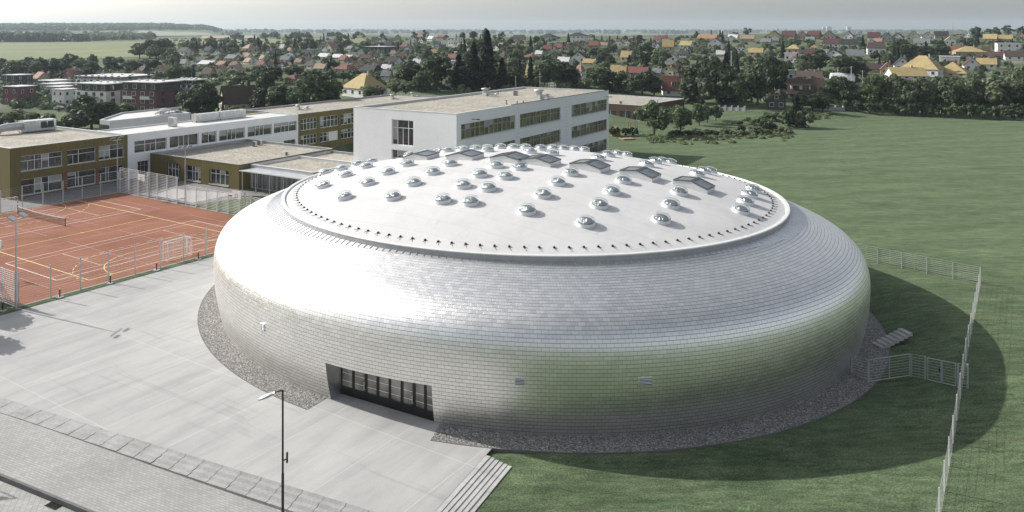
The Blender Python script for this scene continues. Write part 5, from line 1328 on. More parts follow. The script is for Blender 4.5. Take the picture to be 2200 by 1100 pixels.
# apartment blocks with recessed top floors
def apartments(x0, x1, ytop, ybase, wall, top, rot, label, fl=3):
    p = hit((x0 + x1) / 2, ybase, 195); m = p.y / F; rot = R(rot); Wv = (x1 - x0) * m; dr = .8
    W_ = Wv / (abs(math.cos(rot)) + dr * abs(math.sin(rot))); D = W_ * dr; H = (ybase - ytop) * m
    ctr = Vector((p.x, p.y + D * .5, p.z - .2)); o = thing('apartment_block', label, 'apartment block', ctr, rot)
    w, d = W_ / 2, D / 2; ht = H * .73
    mb = MB(); mb.box(-w, w, -d, d, -4, ht); mb.build('wall', WM[wall], o)
    mb = MB(); mb.box(-w + .5, w - .5, -d + .5, d - .5, ht, H - .3); mb.build('top_floor', WM[top], o)
    mb = MB(); mb.box(-w - .4, w + .4, -d - .4, d + .4, H - .3, H); rf = mb.build('roof', RM['white'], o)
    for k in range(4): mb = MB(); x = -w * .7 + k * w * .45; mb.box(x - .35, x + .35, -.35, .35, H, H + .6); mb.build('chimney', WM['white'], rf)
    nx = max(4, int(W_ / 3.6))
    for f in range(fl + 1):
        hh = ht / fl
        for k in range(nx):
            x = -w + W_ * (k + .5) / nx; z = f * hh + hh * .3 if f < fl else ht + .5; y = -d if f < fl else -d + .5
            mb = MB(); mb.box(x - .85, x + .85, y - .06, y + .02, z, z + 1.5); wd = mb.build('window', M['frame_white'], o)
            mb = MB(); mb.box(x - .76, x + .76, y - .075, y - .03, z + .08, z + 1.42); mb.build('pane', M['glass'], wd)
        for k in range(2):
            yy = -d * .5 + d * k; z = f * hh + hh * .3 if f < fl else ht + .5; sx = (w if rot < 0 else -w) if f < fl else (w - .5 if rot < 0 else -w + .5); s = 1 if rot < 0 else -1
            mb = MB(); mb.box(min(sx - .02 * s, sx + .06 * s), max(sx - .02 * s, sx + .06 * s), yy - .8, yy + .8, z, z + 1.5); mb.build('window', M['glass'], o)
    for k in range(2):
        x = -w * .45 + k * w * .95; mb = MB(); mb.box(x - 2, x + 2, -d - 1.3, -d - .02, ht * .62, ht * .62 + .2); mb.box(x - 2, x + 2, -d - 1.3, -d - 1.22, ht * .62 + .2, ht * .62 + 1.1); mb.build('balcony', WM['white' if wall != 'white' else 'grey'], o)
    HOUSES.append(dict(o=o, x0=x0, x1=x1, y0=ytop, y1=ybase, Y=ctr.y, c=ctr, r=W_ * .6, label=label, roof='white', wall=wall, typ='flat', extra='', dormer=False))
apartments(150, 262, 178, 240, 'white', 'dark', -22, 'white apartment block with dark recessed top floor, left of the maroon one')
apartments(250, 366, 175, 242, 'maroon', 'dark', -18, 'maroon apartment block with dark recessed top floor and pale roof')
apartments(362, 432, 170, 212, 'white', 'dark', -20, 'white apartment block with dark top floor, right of the maroon one')
apartments(148, 305, 163, 192, 'white', 'grey', -20, 'long white apartment block behind the maroon and white ones', 2)
# cars parked below the apartments
def car(p, rz, c, cname, label, first=[None]):
    o = thing('parked_car', label, 'car', p, rz, 'cars parked by the apartment blocks')
    mb = MB(); pr = [(-2.1, .3), (2.1, .3), (2.15, .75), (1.3, .92), (.55, 1.42), (-1.3, 1.45), (-2.0, .98), (-2.15, .7)]
    for y in (-.85, .85): mb.poly([(x, y, z) for x, z in pr])
    for (a, b), (c_, d_) in zip(pr, pr[1:] + pr[:1]): mb.quad((a, -.85, b), (c_, -.85, d_), (c_, .85, d_), (a, .85, b))
    mb.build('body', pm('paint_' + cname, c, .3, .05, 1.), o)
    mb = MB(); mb.box(-1.35, .6, -.87, .87, 1.0, 1.33); mb.build('window', M['glass'], o)
    for x in (-1.3, 1.3):
        for y in (-.86, .86): mb = MB(); mb.tube([(x, y - .1, .32), (x, y + .1, .32)], .32, 12); mb.build('wheel', M['black'], o)
for i, (px, py, c, n) in enumerate(((116, 229, (.6, .6, .6), 'white'), (120, 231, (.25, .03, .03), 'red'), (124, 233.5, (.5, .5, .52), 'silver'), (129, 236, (.65, .65, .66), 'white two'), (136, 239, (.08, .09, .1), 'dark'))):
    car(hit(px, py, 195), R(15), c, n.replace(' ', '_'), '%s parked car, %s from left in the row below the apartment blocks' % (n.split()[0], ordinal(i)))
# far towers on the skyline
for i, (x0, x1, y0, y1, d) in enumerate(((1767.5, 1773, 58, 68, 5200), (1776, 1785.5, 56.5, 68, 5200), (1819, 1827.5, 57, 68, 5100), (747, 754, 61.5, 70, 6000), (1668, 1673, 61, 68, 4300))):
    X = ((x0 + x1) / 2 - CX) / F * d; z1 = CAMH - (y0 - CY) / F * d; zg = T(X, d); w = (x1 - x0) / F * d / 2
    lb = ['slim left tower of the twin towers on the far skyline', 'broad right tower of the twin towers on the far skyline', 'single tower block right of the twin towers on the skyline', 'hazy tower block on the far left-centre skyline', 'tiny tower left of the twin towers on the skyline'][i]
    o = thing('tower_block', lb, 'tower block', (X, d, zg)); mb = MB(); mb.box(-w, w, -w * .7, w * .7, -5, z1 - zg); mb.build('wall', WM['grey'], o)
    mb = MB(); H = z1 - zg
    for k in range(6): mb.box(-w * .9, w * .9, -w * .7 - .4, -w * .7 - .01, H * (.2 + .12 * k), H * (.2 + .12 * k) + H * .05)
    mb.build('window_band', M['glass'], o)
X, d = (2046 - CX) / F * 4800, 4800.; zg = T(X, d); o = thing('television_tower', 'slender television tower on the far right skyline', 'tower', (X, d, zg)); Hh = CAMH + 20 / F * d - zg
mb = MB(); mb.tube([(0, 0, 0), (0, 0, Hh * .75), (0, 0, Hh)], [5, 3.2, 1.2], 8); mb.build('shaft', WM['grey'], o); mb = MB(); mb.lathe([(3, Hh * .5), (9, Hh * .53), (9, Hh * .57), (3, Hh * .6)], 12); mb.build('pod', WM['grey'], o)

# garden walls and poles near the meadow edge
for i, (a, b, l) in enumerate(((( 1745, 236), (1812, 238), 'grey garden wall with posts at the meadow edge below the brown roof'), ((1545, 237), (1600, 239), 'pale garden fence panel on the road behind the playground'))):
    p, q = hit(*a, 195), hit(*b, 195); o = thing('garden_wall', l, 'wall', p); d_ = q - p; L = d_.length; d_.normalize()
    mb = MB(); mb.bar(Vector((0, 0, .5)), d_ * L + Vector((0, 0, .5)), .2, 0, 1.2); mb.build('wall_panel', WM['grey'], o)
    for k in range(5): mb = MB(); c = d_ * (L * k / 4); mb.obox(c + Vector((0, 0, .75)), d_, (-d_.y, d_.x, 0), (0, 0, 1), .25, .25, .85); mb.build('post', WM['grey'], o)
for i, (px, yt, yb, l) in enumerate(((1800, 144, 180, 'pale utility pole left of three above the meadow hedge'), (1829, 142, 182, 'pale utility pole, middle of three above the meadow hedge'), (1853, 151, 184, 'short utility pole, right of three above the meadow hedge'), (1571, 108, 175, 'tall utility pole among the dark trees behind the playground'), (514, 196, 240, 'slim lamp pole behind the white link building'), (572, 212, 245, 'slim lamp pole beside the ochre middle block'), (869, 153, 190, 'thin pole among the trees left of the tall spruces'))):
    p = hit(px, yb, 195) if px not in (514, 572) else Vector(((px - CX) / F * 192, 192, T((px - CX) / F * 192, 192))); h = max(4, (yb - yt) * p.y / F)
    o = thing('utility_pole', l, 'pole', p); mb = MB(); mb.tube([(0, 0, -1), (0, 0, h)], [.16, .1], 8); mb.build('pole', M['steel_white'], o)
    mb = MB(); mb.bar((-.8, 0, h - .4), (.8, 0, h - .4), .1); mb.build('crossarm', M['steel_white'], o)
p = hit(1816, 178, 195); o = thing('greenhouse', 'white domed greenhouse tunnel behind the meadow hedge', 'greenhouse', (p.x, p.y + 3, p.z + .6), R(-10))
mb = MB(); K = 12
for x in (-4.2, 4.2): mb.poly([(x, 3 * math.cos(math.pi * k / K), 3.2 * math.sin(math.pi * k / K)) for k in range(K + 1)])
for k in range(K): a, b = math.pi * k / K, math.pi * (k + 1) / K; mb.quad((-4.2, 3 * math.cos(a), 3.2 * math.sin(a)), (4.2, 3 * math.cos(a), 3.2 * math.sin(a)), (4.2, 3 * math.cos(b), 3.2 * math.sin(b)), (-4.2, 3 * math.cos(b), 3.2 * math.sin(b)))
mb.build('tunnel_cover', M['board_white'], o)
mb = MB()
for x in (-4.2, -1.4, 1.4, 4.2): mb.tube([(x, 3.03 * math.cos(math.pi * k / K), 3.23 * math.sin(math.pi * k / K)) for k in range(K + 1)], .05, 6)
mb.build('hoop', M['steel'], o)
# ------------------------------------------------------------------ trees
def leaf_mat(name, c, var=.5):
    m, nt, b = node_mat(name)
    tc = N(nt, 'ShaderNodeTexCoord'); oi = N(nt, 'ShaderNodeObjectInfo')
    n1 = N(nt, 'ShaderNodeTexNoise', Scale=.75, Detail=3.); nt.links.new(tc.outputs['Object'], n1.inputs['Vector'])
    r1 = ramp(nt, n1.outputs[0], [(.32, sc(c, 1 - var)), (.5, c), (.7, tuple(x * k for x, k in zip(c, (1.75, 1.6, 1.5))))])
    mr = N(nt, 'ShaderNodeMapRange'); mr.inputs[3].default_value = .72; mr.inputs[4].default_value = 1.3; nt.links.new(oi.outputs['Random'], mr.inputs[0])
    cb = N(nt, 'ShaderNodeCombineColor'); [nt.links.new(mr.outputs[0], cb.inputs[i]) for i in range(3)]
    nt.links.new(mixc(nt, 1., r1.outputs[0], cb.outputs[0], 'MULTIPLY'), b.inputs['Base Color'])
    b.inputs['Roughness'].default_value = .6; b.inputs['Specular IOR Level'].default_value = .3
    tl = N(nt, 'ShaderNodeBsdfTranslucent'); mx = N(nt, 'ShaderNodeMixShader'); mx.inputs[0].default_value = .36
    nt.links.new(b.inputs['Base Color'].links[0].from_socket, tl.inputs[0]); nt.links.new(b.outputs[0], mx.inputs[1]); nt.links.new(tl.outputs[0], mx.inputs[2]); nt.links.new(mx.outputs[0], nt.nodes['Material Output'].inputs[0]); return m
LM = {'dark': leaf_mat('dark_leaves', (.066, .094, .05)), 'mid': leaf_mat('green_leaves', (.105, .142, .073)), 'pale': leaf_mat('pale_leaves', (.16, .195, .115)), 'needle': leaf_mat('needles', (.032, .047, .034))}
BARK = pm('bark', (.09, .075, .06), .95, .25, 3.)
def quads_mesh(C, Nn, S, asp=1., jit=.5):
    """leaf quads at C with normals near Nn, half sizes S"""
    n = len(C); Nn = Nn + rng.normal(0, jit, (n, 3)); Nn /= np.linalg.norm(Nn, axis=1)[:, None]
    A = np.cross(Nn, rng.normal(0, 1, (n, 3))); A /= np.linalg.norm(A, axis=1)[:, None]; B = np.cross(Nn, A)
    S = S[:, None]; V = np.stack([C - A * S - B * S * asp * .6, C + A * S * .8 - B * S * asp, C + A * S + B * S * asp * .7, C - A * S * .7 + B * S * asp], 1).reshape(-1, 3)
    return V
def crown_broad(seed, nleaf, leaf, clumps=26, rx=.33, rz=.44, cz=.55):
    global rng; rng = np.random.default_rng(seed)
    # clump centres inside an uneven ellipsoid (unit tree height)
    cs = []
    while len(cs) < clumps:
        p = rng.normal(0, 1, 3); p /= np.linalg.norm(p); r = rng.uniform(.35, .88); lump = 1 + .22 * math.sin(3 * math.atan2(p[1], p[0]) + seed) + rng.normal(0, .08)
        q = p * r * np.array([rx * lump, rx * lump, rz]); cs.append(q + [0, 0, cz])
    cs = np.array(cs); cr = rng.uniform(.085, .155, clumps)
    k = rng.choice(clumps, nleaf, p=cr ** 2 / (cr ** 2).sum())
    d = rng.normal(0, 1, (nleaf, 3)); d /= np.linalg.norm(d, axis=1)[:, None]; d[:, 2] = np.where(d[:, 2] < -.6, -d[:, 2] * .6, d[:, 2])
    C = cs[k] + d * cr[k][:, None] * rng.uniform(.65, 1.08, nleaf)[:, None]
    return quads_mesh(C, d, rng.uniform(.6, 1.25, nleaf) * leaf, 1., .45), cs
def crown_conifer(seed, nleaf, leaf, r0=.17, gap=1.):
    global rng; rng = np.random.default_rng(seed)
    tiers = 16; C, D, S = [], [], []
    for i in range(nleaf):
        t = rng.integers(0, tiers); h = .10 + .88 * (t / tiers) + rng.uniform(0, .03)
        nb = 7; ba = (rng.integers(0, nb) + .37 * t + .5 * math.sin(t * 7 + seed)) * 2 * math.pi / nb
        R_ = r0 * (1 - .95 * (h - .1) / .9) * (1 + .28 * math.sin(ba * 2 + t * 1.7 + seed)); u = rng.uniform(.1, 1) ** .7
        a = ba + rng.normal(0, .16); z = h - .055 * u - .02 * u * u + rng.normal(0, .008)
        C.append((math.cos(a) * R_ * u, math.sin(a) * R_ * u, z)); D.append((math.cos(a) * .5, math.sin(a) * .5, .9)); S.append(leaf * rng.uniform(.6, 1.2))
    return quads_mesh(np.array(C), np.array(D), np.array(S), .8, .4), None
def mesh_from(V, mat, name):
    me = bpy.data.meshes.new(name); n = len(V) // 4
    me.vertices.add(len(V)); me.vertices.foreach_set('co', np.asarray(V, np.float32).ravel())
    me.loops.add(4 * n); me.loops.foreach_set('vertex_index', np.arange(4 * n, dtype=np.int32)); me.polygons.add(n); me.polygons.foreach_set('loop_start', np.arange(0, 4 * n, 4, dtype=np.int32))
    me.materials.append(mat); me.update(calc_edges=True); return me
def trunk_mesh(cs, name, h=.5, r=.022, con=False):
    mb = MB(); mb.tube([(0, 0, -.06), (.004, .003, .15), (-.004, .005, .35), (0, 0, .96 if con else h + .12)], [r * 1.25, r, r * .85, r * .2], 7)
    if cs is not None:
        for q in cs[:9]: mb.tube([(0, 0, .24 + .12 * random.random()), (q[0] * .5, q[1] * .5, .2 + q[2] * .5), tuple(q)], [r * .55, r * .35, r * .12], 5)
    me = bpy.data.meshes.new(name); me.from_pydata(mb.v, [], mb.f); me.materials.append(BARK); return me
PROTO = {}
for kd, mat in (('dark', 'dark'), ('mid', 'mid'), ('pale', 'pale')):
    for sd in range(4):
        V, cs = crown_broad(sd * 7 + hash(kd) % 1 + len(kd) * 31, 2600, .026, 30, .30 + .04 * (sd % 3), .43 + .02 * (sd % 2), .53)
        PROTO[kd, 'near', sd] = (mesh_from(V, LM[mat], 'crown'), trunk_mesh(cs, 'trunk'))
        V, cs = crown_broad(sd * 5 + 3 + len(kd) * 17, 620, .046, 20, .31 + .03 * (sd % 3), .43, .53)
        PROTO[kd, 'far', sd] = (mesh_from(V, LM[mat], 'crown'), trunk_mesh(cs, 'trunk'))
    for sd in range(3):
        V, cs = crown_broad(sd * 9 + 77 + len(kd), 1500, .045, 22, .55, .44, .46)
        PROTO[kd, 'bush', sd] = (mesh_from(V, LM[mat], 'crown'), trunk_mesh(None, 'stem', .3, .03))
for sd in range(4):
    V, _ = crown_conifer(sd * 3 + 2, 2600, .026, .17 + .02 * (sd % 2)); PROTO['con', 'near', sd] = (mesh_from(V, LM['needle'], 'crown'), trunk_mesh(None, 'trunk', .9, .016, True))
    V, _ = crown_conifer(sd * 4 + 41, 520, .045, .17); PROTO['con', 'far', sd] = (mesh_from(V, LM['needle'], 'crown'), trunk_mesh(None, 'trunk', .9, .016, True))
TREES = []; TN = [0]
def tree(px, yb, yt, wpx, kd, pos=None, h=None, w=None, label=None, minY=195):
    p = pos or hit(px, yb, minY); m = p.y / F
    h = h or (yb - yt) * m; w = w or wpx * m
    TN[0] += 1; sd = TN[0]
    bush = kd.endswith('_b'); k = kd[:-2] if bush else kd
    far = (yb - yt) < 26 and not bush and pos is None
    lod = 'bush' if bush else ('far' if far else 'near'); ns = 3 if bush else 4
    cm, tm = PROTO[k, lod, sd % ns]
    nm = 'conifer_tree' if k == 'con' else ('leafy_shrub' if bush else 'broadleaf_tree')
    o = thing(nm, 'x', 'shrub' if bush else 'tree', (p.x, p.y, T(p.x, p.y) if pos is None else p.z), random.uniform(0, 6.28))
    wn = {'con': .36, 'bush': 1.1}.get('con' if k == 'con' else lod, .68)
    s = w / wn; s = max(h * .45, min(h * 1.9, s)); o.scale = (s, s, h)
    link('crown', cm, o); link('stem' if bush else 'trunk', tm, o)
    TREES.append(dict(o=o, px=px, yb=yb, yt=yt, w=wpx, k=k, bush=bush, Y=p.y, label=label, h=h, nm=nm))
    return o
X_ = {'b': 'dark', 'm': 'mid', 'p': 'pale', 'c': 'con', 'B': 'dark_b', 'M': 'mid_b', 'P': 'pale_b'}
EXPL = '''c 1047 192 58 58|c 1018 193 85 50|c 985 193 113 46|c 1079 193 120 40|b 935 195 112 74|b 880 193 130 64|m 905 198 148 46|p 850 203 165 48|p 872 206 172 40|b 1000 193 128 54|m 1103 190 138 52|c 1140 182 118 26|b 1200 188 125 54|b 1170 188 128 48|b 1228 190 138 50|m 1288 192 138 66|b 1330 197 150 54|b 1380 207 152 62|b 1405 206 162 46|m 1352 203 165 42|b 1388 145 92 46|m 1415 147 97 46|b 1296 142 110 42|c 1352 144 116 16|b 1500 224 135 74|b 1543 228 128 84|m 1590 230 150 72|b 1628 226 128 62|c 1560 222 108 46|b 1662 214 120 58|b 1480 222 152 50|b 1640 200 108 62|m 1522 192 118 54|b 1735 152 115 42|b 1762 152 112 42|b 1822 175 112 60|b 1850 168 132 40|c 1854 106 74 14|b 1938 120 83 46|m 1950 132 92 52|b 1985 130 97 42|c 1989 124 86 16|b 2020 126 93 46|b 2096 92 54 25|b 2166 76 54 42|b 2126 79 60 24|b 2141 81 58 22|m 2088 97 78 42|b 2197 82 55 26|b 1802 227 164 66|m 1851 234 172 42|m 1880 240 154 54|p 1925 242 155 60|m 1946 244 165 52|p 1981 245 163 62|p 2006 245 160 46|m 2037 249 160 50|m 2066 247 160 52|p 2090 248 160 54|m 2116 248 172 44|p 2142 251 157 86|p 2190 248 140 52|b 2174 250 175 44|b 2212 252 150 60|m 1962 246 180 50|m 1832 230 178 40|c 1712 273 203 40|P 1730 275 230 48|B 1694 275 224 40|P 1660 260 238 74|m 1746 238 198 44|b 1768 240 193 44|m 1724 234 196 48|B 1592 285 267 18|P 1560 290 273 44|P 1622 287 268 54|P 1500 292 274 44|M 1452 300 284 34|M 1478 296 280 30|B 1530 294 280 28|P 1578 296 284 34|M 1600 292 278 30|M 1648 290 276 34|P 1676 286 268 34|M 1585 270 256 30|P 1612 268 250 44|M 1640 270 246 40|B 1656 284 257 28|B 1640 283 260 26|m 1405 305 218 70|m 1462 283 221 60|m 1502 270 219 36|m 1520 265 221 28|m 1538 260 221 28|B 1320 321 299 30|B 1345 325 304 30|B 1363 319 297 24|b 196 288 203 94|b 166 275 212 54|m 262 275 219 88|b 240 285 224 54|P 28 282 226 96|P 88 286 234 88|B 150 288 246 54|P 320 240 221 28|b 415 262 181 62|b 446 264 174 62|b 436 258 196 40|p 398 272 232 36|c 480 248 206 16|b 560 246 186 50|p 500 252 224 34|c 548 240 186 24|b 682 250 150 98|b 600 246 180 72|b 640 246 176 54|p 586 244 185 42|m 702 242 165 52|b 572 238 150 54|b 560 182 136 52|b 586 180 138 46|m 630 168 134 52|c 706 160 131 15|p 790 212 180 38|P 815 211 180 32|m 738 176 152 32|b 65 161 121 58|b 95 161 121 62|b 121 161 123 52|b 155 159 115 46|m 176 160 124 52|c 143 150 112 12|b 30 163 129 52|b 9 161 125 40|b 200 153 115 26|m 235 152 119 34|b 252 154 121 62|m 281 156 124 52|b 186 172 142 40|b 311 152 124 42|b 331 154 124 42|b 300 126 92 36|b 322 126 84 46|b 341 124 79 42|m 336 128 94 52|b 352 114 82 32|c 437 108 87 9|c 475 115 85 11|c 492 115 87 13|c 1277 88 74 6|c 1293 88 75 6|c 1310 88 75 6|c 1327 89 75 7|c 1344 89 75 7|c 1362 89 75 7|c 1379 90 75 7|b 912 84 64 11|b 1017 87 65 22|b 994 88 69 16|b 1605 78 58 16|c 1528 80 64 6|c 1547 80 63 8|b 1497 84 67 14|b 1580 84 67 14|b 1375 96 75 24|m 1300 158 128 40|b 1660 82 71 22|b 1705 104 82 52|m 1740 100 80 40|b 1762 128 104 30|b 1880 130 110 28|b 1985 118 96 30|M 1815 236 214 34|B 1840 240 212 38|M 1868 244 214 40|B 1897 246 214 38|M 1930 247 218 42|B 1962 250 216 40|M 1992 250 220 38|B 2022 252 222 36|M 2052 254 218 44|B 2084 255 218 40|M 2116 256 220 44|B 2150 257 222 40|M 2180 257 220 42|B 2206 258 220 40'''
for row in EXPL.split('|'):
    k, a, b, c, d = row.split(); tree(float(a), float(b), float(c), float(d), X_[k])
# fill between the houses, seeded, keeping the house fronts clear
rt = random.Random(5)
def covers(px, yb, yt, w, Y):
    for h in HOUSES:
        if h['Y'] > Y + 2:
            ox = min(px + w * .42, h['x1']) - max(px - w * .42, h['x0']); oy = min(yb, h['y1']) - max(yt, h['y0'])
            if ox > 0 and oy > 0:
                fx = ox / (h['x1'] - h['x0']); fy = oy / (h['y1'] - h['y0'])
                if fx * fy > .13 or (fy > .55 and fx > .2): return True
    return False
FILL = [(365, 620, 100, 178, 48), (600, 900, 92, 178, 46), (880, 1110, 88, 178, 34), (1110, 1480, 94, 186, 42), (1480, 1700, 88, 190, 26), (1690, 2215, 88, 160, 40), (0, 370, 158, 178, 10), (560, 1100, 80, 92, 26), (400, 560, 94, 118, 20)]
for x0, x1, y0, y1, n in FILL:
    k = 0; tries = 0
    while k < n and tries < 1500:
        tries += 1
        px = rt.uniform(x0, x1); yb = y0 + (y1 - y0) * rt.random() ** .8
        p = hit(px, yb, 195)
        if any((p - h['c']).xy.length < h['r'] + 1.5 for h in HOUSES): continue
        if any((p - t['o'].location).xy.length < 3.2 for t in TREES): continue
        kd = rt.choice(['dark', 'dark', 'dark', 'mid', 'mid', 'pale', 'con', 'con']); h = rt.uniform(5, 10.5) * (1.15 if kd == 'con' else 1); w = h * (rt.uniform(.3, .4) if kd == 'con' else rt.uniform(.62, .95))
        m = F / p.y
        if covers(px, yb, yb - h * m, w * m, p.y): continue
        tree(px, yb, yb - h * m, w * m, kd); k += 1
# two trees just outside the left edge whose shadows fall on the plaza
tree(-90, 700, 0, 0, 'mid', pos=Vector((-53.0, 74.0, 0)), h=7.8, w=4.6, label='broadleaf tree off the left edge of the picture, farther of two')
tree(-90, 760, 0, 0, 'mid', pos=Vector((-50.6, 68.6, 0)), h=7.4, w=4.4, label='broadleaf tree off the left edge of the picture, nearer of two')
# ---- uncountable greenery
def stuff_leaves(name, centers, sizes, mat, label, per=26, leaf=.5):
    C = []; D = []; S = []
    for c, s in zip(centers, sizes):
        d = np.random.default_rng(int(abs(c[0] * 13 + c[1] * 7)) % 99991).normal(0, 1, (per, 3)); d /= np.linalg.norm(d, axis=1)[:, None]; d[:, 2] = np.abs(d[:, 2])
        C.append(np.array(c) + d * np.array([s[0], s[0], s[1]])); D.append(d); S.append(np.full(per, leaf * s[0]))
    o = link(name, mesh_from(quads_mesh(np.concatenate(C), np.concatenate(D), np.concatenate(S), 1, .4), mat, name)); o['kind'] = 'stuff'; o['label'] = label; return o
cs, ss = [], []
for i in range(2300):
    x0, x1, y0, y1 = rt.choice([(360, 900, 84, 185), (880, 1480, 88, 200), (1480, 2215, 76, 225), (360, 1100, 84, 130), (1100, 2215, 80, 130), (0, 360, 150, 235)])
    px, yb = rt.uniform(x0, x1), rt.uniform(y0, y1)
    if px > 1690 and yb > 160 and rt.random() < .5: yb = rt.uniform(150, 232)
    p = hit(px, yb, 205)
    if any((p - h['c']).xy.length < h['r'] * .9 for h in HOUSES): continue
    if covers(px, yb, yb - 2.2 * F / p.y, 3 * F / p.y, p.y): continue
    s = rt.uniform(1.2, 2.6); cs.append((p.x, p.y, p.z)); ss.append((s * 1.1, s * rt.uniform(.7, 1.3)))
hh = len(cs) // 2
stuff_leaves('garden_bushes', cs[:hh], ss[:hh], LM['dark'], 'dark garden bushes between the houses', 44, .32)
stuff_leaves('garden_bushes', cs[hh:], ss[hh:], LM['mid'], 'green garden bushes between the houses', 44, .32)
# rough grass and weeds at the meadow corner behind the hall
cs, ss = [], []
for i in range(300):
    px = rt.uniform(1395, 1790); yb = 300 - (px - 1395) * .045 + rt.gauss(0, 5) if px < 1700 else 262 - (px - 1700) * .18 + rt.gauss(0, 3)
    p = hit(px, yb, 120); cs.append((p.x, p.y, p.z)); s = rt.uniform(.3, .62); ss.append((s * 1.5, s))
stuff_leaves('rough_grass', cs, ss, leaf_mat('dry_weeds', (.15, .19, .095), .3), 'tall pale weeds along the meadow corner', 90, .2)
# wooded hills far away
def wood(name, n, fx, label, hmin=9, hmax=17, mat='dark'):
    cs, ss = [], []
    g_ = 0
    while len(cs) < n and g_ < n * 30:
        g_ += 1; r = fx()
        if r is None: continue
        x, y = r; s = rt.uniform(hmin, hmax) * .5; cs.append((x, y, T(x, y) + s * .4)); ss.append((s * .9, s))
    return stuff_leaves(name, cs, ss, LM[mat], label, 16, .62)
def fx1():
    y = rt.uniform(2500, 3700); px = rt.uniform(-60, 520); x = (px - CX) / F * y; t = 68 - (T(x, y) - 26) * F / y
    if t > 66 - 0 and rt.random() > .12: return None
    if 285 < px < 455 and 64.5 < t < 80: return None
    return x, y
wood('distant_wood', 2300, fx1, 'hazy wooded hill on the far left horizon')
def fx2():
    px = rt.uniform(-30, 300); y = 1230 + rt.gauss(0, 22)
    if px > 186 and rt.random() > .0: return None
    return (px - CX) / F * y, y
wood('field_hedge', 120, fx2, 'dark tree belt along the far side of the left meadow', 9, 18)
def fx3():
    y = rt.uniform(1250, 2300); px = rt.uniform(-40, 330); return (px - CX) / F * y, y
wood('valley_trees', 420, fx3, 'scattered valley trees beyond the left meadow', 7, 14, 'mid')
def fx4():
    y = rt.uniform(4200, 8600); px = rt.uniform(380, 2250)
    if math.sin(px * .05 + y * .004) + .6 * math.sin(px * .021 - y * .0023) < .35: return None
    return (px - CX) / F * y, y
wood('distant_wood', 1500, fx4, 'hazy woods on the far horizon', 14, 30)
def fx5():
    px = rt.uniform(500, 780); y = 1330 + rt.gauss(0, 12)
    if math.sin(px * .09) < .1: return None
    return (px - CX) / F * y, y
wood('field_hedge', 60, fx5, 'tree belt behind the narrow green field left of centre', 6, 12)
# ---- fields as sheets following the ground
def field(name, poly, mat, label, nx=26, ny=9, lift=.25):
    (xa, ya), (xb, yb), (xc, yc), (xd, yd) = poly                # front left, front right, back right, back left
    mb = MB()
    for j in range(ny + 1):
        v = j / ny
        for i in range(nx + 1):
            u = i / nx; x = (xa + (xb - xa) * u) * (1 - v) + (xd + (xc - xd) * u) * v; y = (ya + (yb - ya) * u) * (1 - v) + (yd + (yc - yd) * u) * v
            p = hit(x, y, 400); mb.v.append((p.x, p.y, p.z + lift))
    for j in range(ny):
        for i in range(nx): k = j * (nx + 1) + i; mb.f.append([k, k + 1, k + nx + 2, k + nx + 1]); mb.mi.append(0)
    o = mb.build(name, mat, None, True); o['kind'] = 'structure'; o['label'] = label
field('meadow', [(-60, 132), (325, 122), (320, 89), (-60, 93)], M['field_far'], 'broad sunlit meadow beyond the apartment blocks')
field('meadow', [(345, 97), (800, 93), (780, 82.5), (360, 85)], M['field_far'], 'narrow green field left of centre below the skyline')
field('hill_field', [(285, 80), (468, 77), (440, 71), (300, 67)], M['field_pale'], 'pale blue-green field on the far left hill', lift=2.)
field('stubble_field', [(430, 84), (560, 82), (545, 77), (436, 77)], M['field_tan'], 'tan stubble field below the far left hill', lift=1.)
field('pale_slope', [(960, 116), (1110, 110), (1120, 96), (985, 86)], M['field_pale'], 'pale grassy slope behind the tall spruces')
field('meadow', [(220, 158), (285, 158), (283, 150), (226, 150)], M['field_far'], 'small sunny lawn behind the gabled houses at left', 8, 3)

# ------------------------------------------------------------------ labels that single out houses and trees
ZONES = [(-200, 150, 'left of the apartments'), (150, 365, 'behind the apartments'), (365, 560, 'behind the cream cottage'), (560, 715, 'behind the ochre wing'), (715, 840, 'around the large white villa'), (840, 965, 'left of the tall spruces'), (965, 1110, 'around the tall spruces'), (1110, 1215, 'above the white block'), (1215, 1310, 'below the hillside villa'), (1310, 1415, 'above the kindergarten'), (1415, 1500, 'around the dormer house'), (1500, 1600, 'behind the playground'), (1600, 1700, 'left of long brown roof'), (1700, 1800, 'above long brown roof'), (1800, 1900, 'right of long brown roof'), (1900, 1965, 'left of tallest ochre roof'), (1965, 2050, 'around tallest ochre roof'), (2050, 2125, 'around ochre pyramid roof'), (2125, 2500, 'at the far right edge')]
RN = {'yellow': 'ochre', 'red': 'red', 'pinkred': 'faded pink', 'brown': 'brown', 'dark': 'charcoal', 'grey': 'grey', 'white': 'pale', 'tan': 'tan', 'orange': 'orange', 'maroon': 'maroon', 'tile': 'brick red'}
FN = {'side': 'gable roof seen from its long side', 'front': 'gable end to the viewer', 'hip': 'hipped roof', 'flat': 'flat roof', 'mansard': 'mansard roof', 'pyramid': 'pyramid roof'}
def zone(px):
    for a, b, n in ZONES:
        if a <= px < b: return n
    return ZONES[-1][2]
buckets = {}
for h in HOUSES:
    if h['label']: h['o']['label'] = h['label']; continue
    h['px'] = (h['x0'] + h['x1']) / 2
    base = '%s house, %s %s' % (h['wall'], RN[h['roof']], {'side': 'gable roof', 'front': 'roof, gable in front', 'hip': 'hipped roof', 'flat': 'flat roof', 'mansard': 'mansard roof'}[h['typ']])
    buckets.setdefault((base, zone(h['px'])), []).append(h)
